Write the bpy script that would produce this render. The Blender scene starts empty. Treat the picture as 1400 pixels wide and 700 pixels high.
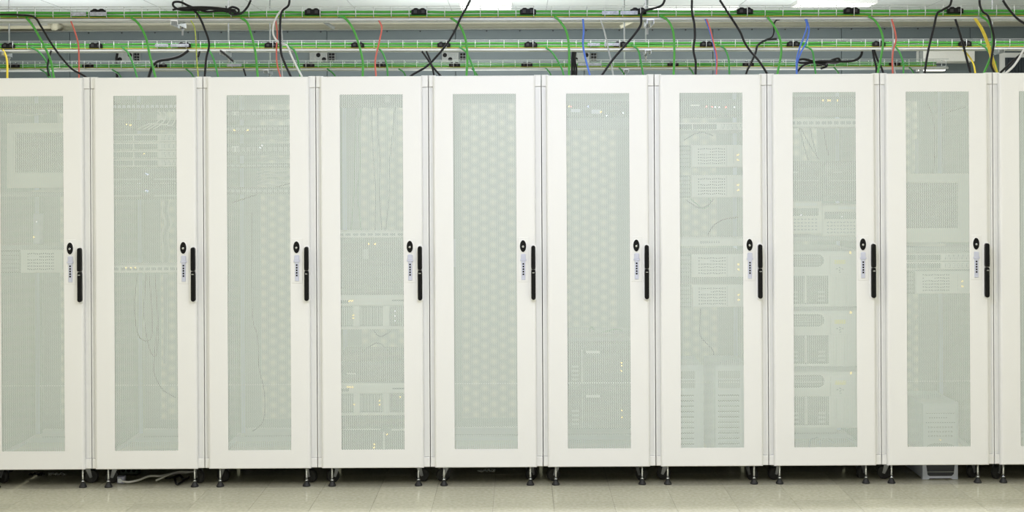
import bpy, math, random
import numpy as np
from mathutils import Vector

random.seed(7)
S = bpy.context.scene
COL = S.collection

# ------------------------------------------------------------------ camera
D = 7.07                       # distance from the lens to the plane of the cabinet doors (y = 0)
MPP = 0.003893                 # metres per pixel of a 1400 px wide frame on that plane
CAM_Z = 1.66
PX, PY = 711.7, 240.0          # principal point in the frame
ROLL = math.radians(0.30)
cam_d = bpy.data.cameras.new('camera')
cam = bpy.data.objects.new('camera', cam_d)
COL.objects.link(cam)
cam_d.sensor_width = 36.0
cam_d.lens = 36.0 * (D / MPP) / 1400.0
cam_d.shift_x = -(PX - 700.0) / 1400.0
cam_d.shift_y = -(350.0 - PY) / 1400.0
cam.location = (0, -D, CAM_Z)
cam.rotation_euler = (math.radians(90), ROLL, 0)
cam_d.clip_end = 100
S.camera = cam

# ------------------------------------------------------------------ world, exposure, room lamps and fill lamps
w = bpy.data.worlds.new('world'); S.world = w; w.use_nodes = True
w.node_tree.nodes['Background'].inputs[0].default_value = (0.9, 0.95, 1.0, 1)
w.node_tree.nodes['Background'].inputs[1].default_value = 0.3
vs = S.view_settings
vs.view_transform = 'Standard'; vs.look = 'None'; vs.gamma = 1.0; vs.use_curve_mapping = False
vs.exposure = -1.86
S.cycles.use_denoising = True
S.cycles.denoiser = 'OPENIMAGEDENOISE'
S.cycles.denoising_input_passes = 'RGB_ALBEDO_NORMAL'
S.cycles.denoising_prefilter = 'NONE'

def area(name, loc, rot, sx, sy, power, color):
    d = bpy.data.lights.new(name, 'AREA'); d.shape = 'RECTANGLE'
    d.size = sx; d.size_y = sy; d.energy = power; d.color = color
    o = bpy.data.objects.new(name, d); COL.objects.link(o)
    o.location = loc; o.rotation_euler = rot
    return o
WARM = (1.0, 0.965, 0.91); COOL = (0.62, 0.68, 1.0); NEUT = (0.985, 0.97, 1.0)
# ceiling panels of the front aisle (above and in front of the frame)
for x, c in ((-3.2, WARM), (0.0, NEUT), (3.2, WARM)):
    area('aisle_lamp', (x, -1.5, 3.18), (0, 0, 0), 2.8, 0.4, 72, c)
    area('room_lamp', (x, -4.4, 3.18), (0, 0, 0), 2.6, 2.4, 300, c)
area('cool_fill', (0.3, -2.6, 3.1), (math.radians(57), 0, 0), 0.9, 0.6, 115, COOL)  # added unseen lamp that tints the middle doors bluish
# aisles behind the cabinets
for x in (-2.6, 0.2, 3.0):
    area('rear_aisle_lamp', (x, 1.45, 3.16), (0, 0, 0), 2.4, 0.5, 105, NEUT)
    area('far_aisle_lamp', (x, 4.6, 3.18), (0, 0, 0), 2.4, 0.4, 120, (0.95, 0.98, 1.0))
for x, p in ((-4.0, 80), (-0.4, 110), (2.4, 95)):          # added up-facing fills, unseen, that brighten the ceiling
    area('ceiling_fill', (x, 4.3, 2.1), (math.radians(172), 0, 0), 1.0, 0.3, p, (0.97, 0.98, 1.0))

def P(px, py, y=0.0):
    """point of the place seen at a pixel of the frame, at depth y"""
    dx, dy = px - PX, py - PY
    s, c = math.sin(ROLL), math.cos(ROLL)
    k = MPP * (D + y) / D
    return Vector(((dx * c - dy * s) * k, y, CAM_Z - (dx * s + dy * c) * k))

# ------------------------------------------------------------------ materials
MATS = {}
def mat(name, color, rough=0.5, metal=0.0, noise=0.0, nscale=40.0, emit=0.0, bump=0.0, coat=0.0):
    if name in MATS: return MATS[name]
    m = bpy.data.materials.new(name); m.use_nodes = True
    nt = m.node_tree; b = nt.nodes['Principled BSDF']
    b.inputs['Base Color'].default_value = (*color, 1)
    b.inputs['Roughness'].default_value = rough
    b.inputs['Metallic'].default_value = metal
    b.inputs['Coat Weight'].default_value = coat
    if noise or bump:
        tc = nt.nodes.new('ShaderNodeTexCoord'); n = nt.nodes.new('ShaderNodeTexNoise')
        n.inputs['Scale'].default_value = nscale; n.inputs['Detail'].default_value = 4
        nt.links.new(tc.outputs['Object'], n.inputs['Vector'])
        if noise:
            r = nt.nodes.new('ShaderNodeValToRGB')
            r.color_ramp.elements[0].position = 0.3; r.color_ramp.elements[1].position = 0.7
            r.color_ramp.elements[0].color = (*[max(0, c * (1 - noise)) for c in color], 1)
            r.color_ramp.elements[1].color = (*[min(1, c * (1 + noise)) for c in color], 1)
            nt.links.new(n.outputs['Fac'], r.inputs['Fac']); nt.links.new(r.outputs['Color'], b.inputs['Base Color'])
        if bump:
            bp = nt.nodes.new('ShaderNodeBump'); bp.inputs['Strength'].default_value = bump; bp.inputs['Distance'].default_value = 0.001
            nt.links.new(n.outputs['Fac'], bp.inputs['Height']); nt.links.new(bp.outputs['Normal'], b.inputs['Normal'])
    if emit:
        b.inputs['Emission Color'].default_value = (*color, 1); b.inputs['Emission Strength'].default_value = emit
    MATS[name] = m
    return m

PAINT = mat('cream_paint', (0.79, 0.79, 0.765), 0.42, noise=0.012, nscale=300, bump=0.06)
PAINT2 = mat('post_paint', (0.77, 0.775, 0.755), 0.38, noise=0.012, nscale=300)
INNER = mat('inner_grey_paint', (0.33, 0.41, 0.355), 0.5, noise=0.02, nscale=60)
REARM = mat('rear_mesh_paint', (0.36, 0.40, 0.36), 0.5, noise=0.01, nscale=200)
YCREAM = mat('yellow_cream_paint', (0.74, 0.71, 0.56), 0.6, noise=0.02, nscale=10)
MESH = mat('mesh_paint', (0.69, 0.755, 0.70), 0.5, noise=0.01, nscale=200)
BLACK = mat('black_plastic', (0.003, 0.003, 0.003), 0.5)
BLACK.node_tree.nodes['Principled BSDF'].inputs['Specular IOR Level'].default_value = 0.2
RUBBER = mat('black_rubber', (0.02, 0.02, 0.02), 0.6, noise=0.2, nscale=60)
STEEL = mat('galvanised_steel', (0.62, 0.64, 0.66), 0.32, 0.85, noise=0.06, nscale=80)
CHROME = mat('bright_steel', (0.75, 0.77, 0.80), 0.2, 1.0, noise=0.02)
PLATEM = mat('plate_zinc', (0.36, 0.38, 0.42), 0.45, 0.3, noise=0.25, nscale=70)
RODM = mat('rod_zinc', (0.45, 0.47, 0.48), 0.45, 0.4, noise=0.1)
RAIL_GLARE = mat('rail_zinc_painted_glare', (0.74, 0.82, 1.0), 0.28, 0.0, noise=0.03, nscale=60)  # lamp reflection on the rear rails painted in as pale blue base colour
RAILM = mat('rail_zinc', (0.66, 0.72, 0.84), 0.35, 0.45, noise=0.05, nscale=60)
LILAC = mat('lock_plate', (0.62, 0.64, 0.76), 0.4, 0.3, noise=0.03)
LGREY = mat('light_grey_plastic', (0.82, 0.81, 0.76), 0.5, noise=0.03, nscale=80)
BEIGE = mat('computer_beige', (0.82, 0.80, 0.70), 0.5, noise=0.03, nscale=80)
SILVER = mat('silver_grey_plastic', (0.72, 0.76, 0.78), 0.42, 0.1, noise=0.03, nscale=80)
MGREY = mat('mid_grey_metal', (0.30, 0.32, 0.31), 0.5, 0.1, noise=0.05, nscale=60)
DGREY = mat('dark_grey_metal', (0.06, 0.085, 0.07), 0.5, 0.1, noise=0.08, nscale=60)
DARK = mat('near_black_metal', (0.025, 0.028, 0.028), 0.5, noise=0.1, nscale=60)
SCREEN = mat('dark_glass_screen', (0.03, 0.045, 0.035), 0.12, coat=0.4, noise=0.05, nscale=20)
WHITE = mat('white_plastic', (0.84, 0.84, 0.82), 0.45, noise=0.01)
LCD = mat('yellow_display', (0.75, 0.70, 0.12), 0.4, emit=0.25)
LED_Y = mat('led_amber', (1.0, 0.62, 0.08), 0.4, emit=9.0)
LED_R = mat('led_red', (1.0, 0.12, 0.12), 0.4, emit=7.0)
LED_W = mat('led_white', (0.85, 0.92, 1.0), 0.4, emit=7.0)
LED_B = mat('led_blue', (0.45, 0.55, 1.0), 0.4, emit=7.0)
C_GREEN = mat('cable_green', (0.06, 0.34, 0.035), 0.42, noise=0.06, nscale=30)
C_GREEN2 = mat('cable_dark_green', (0.035, 0.22, 0.04), 0.45, noise=0.06, nscale=30)
C_BLACK = mat('cable_black', (0.006, 0.006, 0.006), 0.45, noise=0.1, nscale=30)
C_BLACK.node_tree.nodes['Principled BSDF'].inputs['Specular IOR Level'].default_value = 0.3
C_WHITE = mat('cable_white', (0.72, 0.72, 0.68), 0.45, noise=0.03)
C_RED = mat('cable_red', (0.62, 0.13, 0.09), 0.45, noise=0.05)
C_BLUE = mat('cable_blue', (0.07, 0.17, 0.60), 0.45, noise=0.05)
C_YELLOW = mat('cable_yellow', (0.72, 0.56, 0.05), 0.45, noise=0.05)
C_GREY = mat('cable_grey', (0.42, 0.44, 0.42), 0.45, noise=0.05)
TRAYM = mat('tray_zinc', (0.70, 0.73, 0.72), 0.35, 0.5, noise=0.05, nscale=60)
BLUEGREY = mat('blue_grey_cladding', (0.135, 0.168, 0.178), 0.45, noise=0.03, nscale=8)
SOFFIT = mat('cream_plaster', (0.86, 0.82, 0.65), 0.7, noise=0.03, nscale=10)
CEIL = mat('ceiling_white', (0.72, 0.76, 0.76), 0.5, noise=0.01, nscale=10)
WALLP = mat('wall_paint', (0.74, 0.74, 0.69), 0.7, noise=0.02, nscale=10)
LAMPM = mat('lamp_panel', (1.0, 0.99, 0.95), 0.4, emit=7.0)
CURTAIN = mat('dark_blind', (0.03, 0.04, 0.05), 0.7, noise=0.1)

def tile_mat():
    m = bpy.data.materials.new('vinyl_tile'); m.use_nodes = True
    nt = m.node_tree; b = nt.nodes['Principled BSDF']; L = nt.links.new
    g = nt.nodes.new('ShaderNodeNewGeometry')
    n1 = nt.nodes.new('ShaderNodeTexNoise'); n1.inputs['Scale'].default_value = 55; n1.inputs['Detail'].default_value = 6
    n2 = nt.nodes.new('ShaderNodeTexNoise'); n2.inputs['Scale'].default_value = 4
    L(g.outputs['Position'], n1.inputs['Vector']); L(g.outputs['Position'], n2.inputs['Vector'])
    r = nt.nodes.new('ShaderNodeValToRGB')
    r.color_ramp.elements[0].position = 0.35; r.color_ramp.elements[0].color = (0.58, 0.565, 0.43, 1)
    r.color_ramp.elements[1].position = 0.68; r.color_ramp.elements[1].color = (0.72, 0.70, 0.555, 1)
    L(n1.outputs['Fac'], r.inputs['Fac'])
    oi = nt.nodes.new('ShaderNodeObjectInfo')
    mr = nt.nodes.new('ShaderNodeMapRange'); mr.inputs[3].default_value = 0.94; mr.inputs[4].default_value = 1.04
    L(oi.outputs['Random'], mr.inputs[0])
    mx = nt.nodes.new('ShaderNodeMix'); mx.data_type = 'RGBA'; mx.blend_type = 'MULTIPLY'; mx.inputs[0].default_value = 1
    L(r.outputs['Color'], mx.inputs[6]); L(mr.outputs[0], mx.inputs[7])
    L(mx.outputs[2], b.inputs['Base Color'])
    rr = nt.nodes.new('ShaderNodeMapRange'); rr.inputs[3].default_value = 0.035; rr.inputs[4].default_value = 0.10
    L(n2.outputs['Fac'], rr.inputs[0]); L(rr.outputs[0], b.inputs['Roughness'])
    bp = nt.nodes.new('ShaderNodeBump'); bp.inputs['Strength'].default_value = 0.02; bp.inputs['Distance'].default_value = 0.0004
    b.inputs['IOR'].default_value = 1.75
    L(n1.outputs['Fac'], bp.inputs['Height']); L(bp.outputs['Normal'], b.inputs['Normal'])
    return m
TILE = tile_mat()

# ------------------------------------------------------------------ mesh helpers
class MB:
    def __init__(s): s.v = []; s.f = []; s.smooth = []
    def add(s, v, f, smooth=False):
        o = len(s.v); s.v += [tuple(p) for p in v]; s.f += [tuple(i + o for i in q) for q in f]
        s.smooth += [smooth] * len(f); return s
    def box(s, x0, x1, y0, y1, z0, z1):
        return s.add([(x0,y0,z0),(x1,y0,z0),(x1,y1,z0),(x0,y1,z0),(x0,y0,z1),(x1,y0,z1),(x1,y1,z1),(x0,y1,z1)],
                     [(0,3,2,1),(4,5,6,7),(0,1,5,4),(1,2,6,5),(2,3,7,6),(3,0,4,7)])
    def rbox(s, x0, x1, y0, y1, z0, z1, c):
        """box whose front (y0) edges are chamfered by c"""
        return s.loops([[(x0,y1,z0),(x1,y1,z0),(x1,y1,z1),(x0,y1,z1)],
                        [(x0,y0+c,z0),(x1,y0+c,z0),(x1,y0+c,z1),(x0,y0+c,z1)],
                        [(x0+c,y0,z0+c),(x1-c,y0,z0+c),(x1-c,y0,z1-c),(x0+c,y0,z1-c)]], caps=True)
    def loops(s, rings, caps=False, smooth=False, closed=True):
        n = len(rings[0]); v = [p for r in rings for p in r]; f = []
        for a in range(len(rings) - 1):
            for i in range(n if closed else n - 1):
                j = (i + 1) % n
                f.append((a*n+i, a*n+j, (a+1)*n+j, (a+1)*n+i))
        s.add(v, f, smooth)
        if caps:
            o = len(s.v) - len(v)
            s.f.append(tuple(o + i for i in reversed(range(n)))); s.smooth.append(False)
            s.f.append(tuple(o + (len(rings)-1)*n + i for i in range(n))); s.smooth.append(False)
        return s
    def lathe(s, prof, c=(0,0,0), n=14, axis='z'):
        rings = []
        for r, h in prof:
            ring = []
            for i in range(n):
                a = 2*math.pi*i/n; u, w_ = r*math.cos(a), r*math.sin(a)
                if axis == 'z': ring.append((c[0]+u, c[1]+w_, c[2]+h))
                elif axis == 'y': ring.append((c[0]+u, c[1]+h, c[2]+w_))
                else: ring.append((c[0]+h, c[1]+u, c[2]+w_))
            rings.append(ring)
        return s.loops(rings, caps=True, smooth=True)
    def oval(s, cx, cz, rx, rz, y0, y1, n=20, c=0.0):
        def ring(k, y): return [(cx+(rx-k)*math.cos(2*math.pi*i/n), y, cz+(rz-k)*math.sin(2*math.pi*i/n)) for i in range(n)]
        R = [ring(0, y1)] + ([ring(0, y0+c), ring(c, y0)] if c else [ring(0, y0)])
        return s.loops(R, caps=True)
    def slab(s, outline, y0, y1, c=0.0):
        """outline: [(x, z)] counter-clockwise seen from the front; extruded from y1 to y0 with a chamfered front"""
        cx = sum(p[0] for p in outline)/len(outline); cz = sum(p[1] for p in outline)/len(outline)
        R = [[(x, y1, z) for x, z in outline], [(x, y0+c, z) for x, z in outline]]
        if c:
            w_ = max(abs(p[0]-cx) for p in outline); h_ = max(abs(p[1]-cz) for p in outline)
            R.append([(cx+(x-cx)*(1-c/w_), y0, cz+(z-cz)*(1-c/h_)) for x, z in outline])
        return s.loops(R, caps=True)
    def tube(s, pts, r, n=7, cap=True):
        pts = [Vector(p) for p in pts]; rings = []; up = None
        for i, p in enumerate(pts):
            t = (pts[min(i+1, len(pts)-1)] - pts[max(i-1, 0)])
            t = t.normalized() if t.length > 1e-9 else Vector((0,0,1))
            if up is None: up = Vector((0,1,0)) if abs(t.y) < 0.9 else Vector((1,0,0))
            u = (up - t*up.dot(t)); u = u.normalized() if u.length > 1e-6 else t.orthogonal().normalized(); up = u
            b = t.cross(u)
            rings.append([tuple(p + (u*math.cos(2*math.pi*k/n) + b*math.sin(2*math.pi*k/n))*r) for k in range(n)])
        return s.loops(rings, caps=cap, smooth=True)
    def mesh(s, name, m):
        me = bpy.data.meshes.new(name); me.from_pydata(s.v, [], s.f); me.materials.append(m)
        me.polygons.foreach_set('use_smooth', s.smooth); me.update()
        return me

def smoothpath(pts, n=10):
    """Catmull-Rom through the points"""
    P_ = [Vector(p) for p in pts]; P_ = [P_[0]*2-P_[1]] + P_ + [P_[-1]*2-P_[-2]]; out = []
    for i in range(1, len(P_)-2):
        a, b, c, d = P_[i-1:i+3]
        for k in range(n):
            t = k/n
            out.append(0.5*((2*b)+(c-a)*t+(2*a-5*b+4*c-d)*t*t+(3*b-a-3*c+d)*t**3))
    out.append(P_[-2]); return out

def link(name, me, parent=None, loc=(0,0,0)):
    o = bpy.data.objects.new(name, me); COL.objects.link(o); o.location = loc
    if parent is not None: o.parent = parent
    return o
def obj(name, mb, m, parent=None, loc=(0,0,0), label=None, kind=None):
    o = link(name, mb.mesh(name, m), parent, loc)
    if label: o['label'] = label
    if kind: o['kind'] = kind
    return o
def thing(name, label, cat, loc=(0,0,0), group=None):
    o = bpy.data.objects.new(name, None); COL.objects.link(o); o.location = loc; o.empty_display_size = 0.05
    o['label'] = label; o['category'] = cat
    if group: o['group'] = group
    return o
def tag(o, label, cat, group=None):
    o['label'] = label; o['category'] = cat
    if group: o['group'] = group
    return o
def struct(name, mb, m, parent=None):
    o = obj(name, mb, m, parent)
    if parent is None: o['kind'] = 'structure'
    return o
def copy_tree(o, parent=None):
    c = o.copy(); COL.objects.link(c)
    if parent is not None: c.parent = parent
    for ch in list(o.children): copy_tree(ch, c)
    return c
ORD = ['', 'first', 'second', 'third', 'fourth', 'fifth', 'sixth', 'seventh', 'eighth', 'ninth', 'tenth', 'eleventh', 'twelfth', 'thirteenth']

# ------------------------------------------------------------------ the room
ROOM = (-6.0, 6.0, -9.0, 6.45, 3.24)
x0, x1, y0, y1, zc = ROOM
floor = struct('floor', MB().box(x0, x1, y0, y1, -0.10, -0.004), mat('tile_grout', (0.16, 0.155, 0.11), 0.6, noise=0.1))
T = 0.3048
tile_me = MB().rbox(-T/2+0.0007, T/2-0.0007, -T/2+0.0007, T/2-0.0007, -0.004, 0.0, 0.0).mesh('floor_tile', TILE)
# tiles are laid where the photo shows floor (front edge of the cabinets); rows seen in the frame
CX0 = 0.6 - 3.1875
tx0 = (674 - PX) * MPP + 0.0
k0 = int(math.floor(-3.6 / T))
for j in range(-7, 3):
    for i in range(-11, 12):
        if j < -4 and abs(i) > 9: continue
        link('tile', tile_me, floor, (tx0 + (i + 0.5) * T, -0.30 + (j + 0.5) * T, 0))
far = MB()
for (a, b, c, d) in ((x0, tx0 - 11*T - 0.001, y0, y1), (tx0 + 12*T + 0.001, x1, y0, y1),
                     (tx0 - 11*T, tx0 + 12*T, y0, -0.30 - 7*T - 0.001), (tx0 - 11*T, tx0 + 12*T, -0.30 + 3*T + 0.001, y1)):
    far.box(a, b, c, d, -0.004, 0.0)
obj('floor_covering', far, TILE, floor, kind='stuff')

ceiling = struct('ceiling', MB().box(x0, x1, y0, y1, zc, zc + 0.1), CEIL)
seam = mat('ceiling_joint', (0.45, 0.48, 0.48), 0.6, noise=0.05)
for i in range(-6, 7):
    obj('joint_strip', MB().box(i*0.9 + 0.25, i*0.9 + 0.256, 4.0, y1 - 0.12, zc - 0.003, zc), seam, ceiling)
struct('wall_back', MB().box(x0, x1, y1, y1 + 0.1, 0, zc), SOFFIT)
struct('wall_left', MB().box(x0 - 0.1, x0, y0, y1, 0, zc), WALLP)
struct('wall_right', MB().box(x1, x1 + 0.1, y0, y1, 0, zc), WALLP)
struct('wall_front', MB().box(x0, x1, y0 - 0.1, y0, 0, zc), WALLP)
# low cabinets' backs of the next row, closing the aisle behind
struct('wall_partition', MB().box(-5.0, 5.0, 1.92, 2.9, 0, 2.15), YCREAM)
# added dark panels blocking light under the two ends of the cabinet row
for k, xx in enumerate((CX0 - 0.305, CX0 + 5.705)):
    struct(f'end_light_stop_{k+1}', MB().box(xx - 0.006, xx + 0.006, 0.02, 0.86, 0.0, 0.105), DARK)
# blue-grey sheet cladding on the back wall, with its bolts
YC = y1 - 0.10
zt = P(PX, 40.5, YC).z
clad = thing('wall_cladding', 'long blue-grey sheet metal cladding on the far wall above the cable trays', 'cladding', (0, YC, 0))
for i in range(-4, 5):
    obj('panel', MB().rbox(i*1.3 - 0.648, i*1.3 + 0.648, 0, 0.098, 0.9, zt, 0.004), BLUEGREY, clad)
bolt_me = MB().oval(0, 0, 0.008, 0.008, -0.006, 0.001, 8).mesh('bolt', DARK)
for i in range(-13, 14):
    link('bolt', bolt_me, clad, (i*0.335, 0, zt - 0.012))
ledge = MB().box(-5.85, 5.85, -0.035, 0.0, zt, zt + 0.006)
obj('top_edge', ledge, MGREY, clad)

# ------------------------------------------------------------------ server cabinets
Z_TOP, Z_BOT = 2.195, 0.112
DX0, DX1 = -0.2745, 0.2667          # door edges from the cabinet's centre line
WX0, WX1 = -0.1685, 0.1645          # perforated field
WZ0, WZ1 = 0.2118, 2.0935
YD = -0.030                         # front face of the door

def perforated_mesh():
    cs, p, rh = 0.00624, 0.0072, 0.00232
    ncol = int(round((WX1 - WX0) / cs)) + 1
    nrow = int(round((WZ1 - WZ0) / p)) + 2
    ang = np.arange(6) * math.pi / 3
    hexo = np.stack([np.cos(ang), np.sin(ang)], 1)
    i, j = np.meshgrid(np.arange(ncol), np.arange(nrow), indexing='ij')
    cx = WX0 + (i + 0.0) * cs; cz = WZ0 + (j - 0.25) * p + (i % 2) * p / 2
    c = np.stack([cx.ravel(), cz.ravel()], 1)
    c[:, 0] = np.clip(c[:, 0], WX0 + 0.001, None)
    N = len(c)
    R = p / math.sqrt(3)
    out = c[:, None, :] + hexo[None] * R
    inn = c[:, None, :] + hexo[None] * rh
    vv = np.concatenate([out, inn], 1).reshape(-1, 2)
    co = np.zeros((len(vv), 3), np.float32); co[:, 0] = vv[:, 0]; co[:, 2] = vv[:, 1]
    base = (np.arange(N) * 12)[:, None, None]
    k = np.arange(6); k1 = (k + 1) % 6
    q = np.stack([k, k1, k1 + 6, k + 6], 1)[None]
    faces = (base + q).reshape(-1, 4).astype(np.int32)
    me = bpy.data.meshes.new('perforated_panel')
    me.vertices.add(len(co)); me.vertices.foreach_set('co', co.ravel())
    me.loops.add(faces.size); me.loops.foreach_set('vertex_index', faces.ravel())
    me.polygons.add(len(faces)); me.polygons.foreach_set('loop_start', np.arange(0, faces.size, 4, dtype=np.int32))
    me.polygons.foreach_set('loop_total', np.full(len(faces), 4, np.int32))
    me.materials.append(MESH); me.update(calc_edges=True)
    return me
PERF = perforated_mesh()

def door_shell():
    z0, z1 = Z_BOT, Z_TOP - 0.004
    def rect(k, y, kz=None):
        kz = k if kz is None else kz
        return [(DX0+k, y, z0+kz), (DX1-k, y, z0+kz), (DX1-k, y, z1-kz), (DX0+k, y, z1-kz)]
    b = MB()
    win = [(WX0, YD, WZ0), (WX1, YD, WZ0), (WX1, YD, WZ1), (WX0, YD, WZ1)]
    winb = [(x, YD + 0.0012, z) for x, _, z in win]
    rings = [rect(0, -0.002), rect(0, YD + 0.014, 0), rect(0.0012, YD + 0.0085, 0.0006), rect(0.0045, YD + 0.0035, 0.002),
             rect(0.0095, YD + 0.0008, 0.004), rect(0.0145, YD, 0.006), win, winb]
    b.loops(rings)
    # inner flange
    b.loops([rect(0, -0.002), rect(0.02, -0.002), rect(0.02, YD + 0.002)])
    return b

def capsule(cx, cz, w_, h_, n=8, taper=1.0):
    r = w_/2; o = []
    for i in range(n+1):
        a = math.pi*i/n; o.append((cx + r*taper*math.cos(a), cz + h_/2 - r + r*math.sin(a)))
    for i in range(n+1):
        a = math.pi + math.pi*i/n; o.append((cx + r*math.cos(a), cz - h_/2 + r + r*math.sin(a)))
    return o

M_ = MPP
def make_rack():
    r = thing('server_cabinet', '', 'server cabinet')
    # --- carcass
    for sx in (-1, 1):
        b = MB()
        xo, xi = sx*0.2978, sx*0.262
        b.box(min(xo, xi), max(xo, xi), 0.0, 0.045, Z_BOT + 0.055, Z_TOP - 0.063)
        b.box(min(xo, sx*0.289), max(xo, sx*0.289), -0.004, 0.0, Z_BOT + 0.055, Z_TOP - 0.063)
        obj('post', b, PAINT2, r)
        obj('rear_post', MB().box(min(xo, xi), max(xo, xi), 0.82, 0.865, Z_BOT, Z_TOP), INNER, r)
        for (a, c) in ((Z_TOP - 0.0615, Z_TOP), (Z_BOT + 0.001, Z_BOT + 0.0535)):
            obj('corner_block', MB().rbox(min(xo, xi), max(xo, xi), -0.007, 0.045, a, c, 0.003), PAINT, r)
        obj('side_panel', MB().box(min(sx*0.2965, sx*0.291), max(sx*0.2965, sx*0.291), 0.045, 0.82, Z_BOT + 0.03, Z_TOP - 0.02), INNER, r)
        for y in (0.07, 0.70):
            rb = MB(); xa = sx*0.2413
            rb.box(min(xa - 0.012, xa + 0.012), max(xa - 0.012, xa + 0.012), y, y + 0.002, Z_BOT + 0.05, Z_TOP - 0.06)
            rb.box(xa + sx*0.012 - 0.001, xa + sx*0.012 + 0.001, y, y + 0.035, Z_BOT + 0.05, Z_TOP - 0.06)
            rl = obj('mounting_rail', rb, RAILM if y < 0.3 else RAIL_GLARE, r)
            if y > 0.3: continue
            hb = MB()
            for k in range(130):
                z = Z_BOT + 0.06 + k*0.0148
                hb.box(xa - 0.005, xa + 0.005, y - 0.0006, y, z, z + 0.008)
            obj('square_holes', hb, DARK, rl, kind='stuff')
    obj('top_panel', MB().box(-0.262, 0.262, 0.0, 0.865, Z_TOP - 0.016, Z_TOP - 0.004).box(-0.262, 0.262, 0.0, 0.02, Z_TOP - 0.06, Z_TOP - 0.016), PAINT, r)
    obj('floor_panel', MB().box(-0.290, 0.290, 0.02, 0.62, Z_BOT + 0.014, Z_BOT + 0.02), mat('floor_panel_cream', (0.88, 0.85, 0.68), 0.5, noise=0.02), r)
    obj('shade_plate', MB().box(-0.29, 0.29, 0.046, 0.82, Z_BOT + 0.006, Z_BOT + 0.010), DARK, r, label='dark plate added to deepen the shade below')  # added dark plate that cuts bounce light below the cabinet
    obj('rear_light_stop', MB().box(-0.29, 0.29, 0.835, 0.845, 0.012, Z_BOT), DGREY, r, label='dark grey plate added under the cabinet to block light from behind')  # added plate that keeps rear aisle light off the floor underneath
    obj('base_frame', MB().box(-0.262, 0.262, 0.0, 0.045, Z_BOT + 0.004, Z_BOT + 0.05).box(-0.262, 0.262, 0.82, 0.865, Z_BOT, Z_BOT + 0.05)
        .box(-0.2978, -0.262, 0.045, 0.82, Z_BOT, Z_BOT + 0.03).box(0.262, 0.2978, 0.045, 0.82, Z_BOT, Z_BOT + 0.03)
        .box(-0.262, 0.262, 0.6, 0.63, Z_BOT, Z_BOT + 0.045), PAINT, r)
    # --- front door
    d = obj('door', door_shell(), PAINT, r)
    pp = link('perforated_panel', PERF, d, (0, YD + 0.0009, 0)); pp['kind'] = 'stuff'
    zs = P(PX, 523, 0).z
    obj('moire_line', MB().box(WX0, WX1, YD + 0.0014, YD + 0.004, zs - 0.0009, zs + 0.0009), PAINT, d)  # thin bar standing for the moire line across the mesh
    cx = M_*(715.6 - 664.3); zr = lambda y: CAM_Z + (PY - y + 0.0)*M_
    obj('handle_plate', MB().rbox(cx - 0.027, cx + 0.029, YD - 0.002, YD, zr(385), zr(324), 0.0012), PAINT, d)
    obj('lock_halo', MB().oval(cx - 0.001, zr(336), 0.0205, 0.0355, YD - 0.005, YD - 0.002, 24, 0.002), WHITE, d, label='white rim standing for the bright halo around the lock')  # bright sharpening halo round the lock built as a white rim
    obj('lock_cover', MB().oval(cx - 0.001, zr(336), 0.0165, 0.0315, YD - 0.009, YD - 0.005, 24, 0.003), BLACK, d, label='black oval lock cover')
    obj('lock_cylinder', MB().lathe([(0.0062, 0.0), (0.0062, -0.002), (0.0048, -0.003)], (cx - 0.001, YD - 0.009, zr(336.6)), 12, 'y')
        .box(cx - 0.0018, cx - 0.0002, YD - 0.0125, YD - 0.0115, zr(336.6) - 0.003, zr(336.6) + 0.003), CHROME, d, label='silver keyhole')
    obj('combination_strip', MB().rbox(cx - 0.010, cx + 0.0105, YD - 0.006, YD - 0.002, zr(382), zr(346.8), 0.0015), LILAC, d, label='lilac-grey metal combination lock strip')
    obj('slide', MB().rbox(cx - 0.016, cx + 0.0165, YD - 0.009, YD - 0.004, zr(356.2), zr(353.8), 0.001).rbox(cx - 0.012, cx + 0.0125, YD - 0.0075, YD - 0.004, zr(353.8), zr(347.2), 0.001), LILAC, d)
    for y in (360.2, 363.8, 367.3, 370.8, 374.3):
        obj('dial', MB().rbox(cx - 0.0042, cx + 0.0042, YD - 0.008, YD - 0.005, zr(y + 1.1), zr(y - 1.1), 0.0008), BLACK, d)
    hx = M_*(729.2 - 664.3)
    obj('handle_recess', MB().slab(capsule(hx, zr(372.4), 0.036, 0.304), YD - 0.004, YD, 0.002), WHITE, d, label='white moulded tray around the handle')
    # black swing handle: two grips meeting at a waist
    up = [(hx - 0.0095, zr(367.2)), (hx + 0.0095, zr(367.2)), (hx + 0.0112, zr(364.5)), (hx + 0.0110, zr(350))] + \
         [(hx + 0.0104*math.cos(math.pi*i/8), zr(337.9) + 0.0104*math.sin(math.pi*i/8)) for i in range(9)] + [(hx - 0.0110, zr(350)), (hx - 0.0112, zr(364.5))]
    lo = [(hx - 0.0114, zr(371.5)), (hx - 0.0114, zr(406))] + \
         [(hx + 0.0114*math.cos(math.pi + math.pi*i/8), zr(406) + 0.0114*math.sin(math.pi + math.pi*i/8)) for i in range(9)] + \
         [(hx + 0.0114, zr(406)), (hx + 0.0114, zr(371.5)), (hx + 0.0097, zr(368.2)), (hx - 0.0097, zr(368.2))]
    h = obj('handle', MB().slab(up, YD - 0.030, YD - 0.004, 0.005), BLACK, d, label='black plastic swing handle')
    obj('lower_grip', MB().slab(lo, YD - 0.026, YD - 0.004, 0.005), BLACK, d, label='black lower half of the handle')
    obj('handle_glint', MB().rbox(hx - 0.0062, hx + 0.0062, YD - 0.0278, YD - 0.025, zr(372.6), zr(371.4), 0.0008), CHROME, d, label='thin silver strip standing for the glint on the handle')  # white glint across the handle built as a bright steel strip
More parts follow.
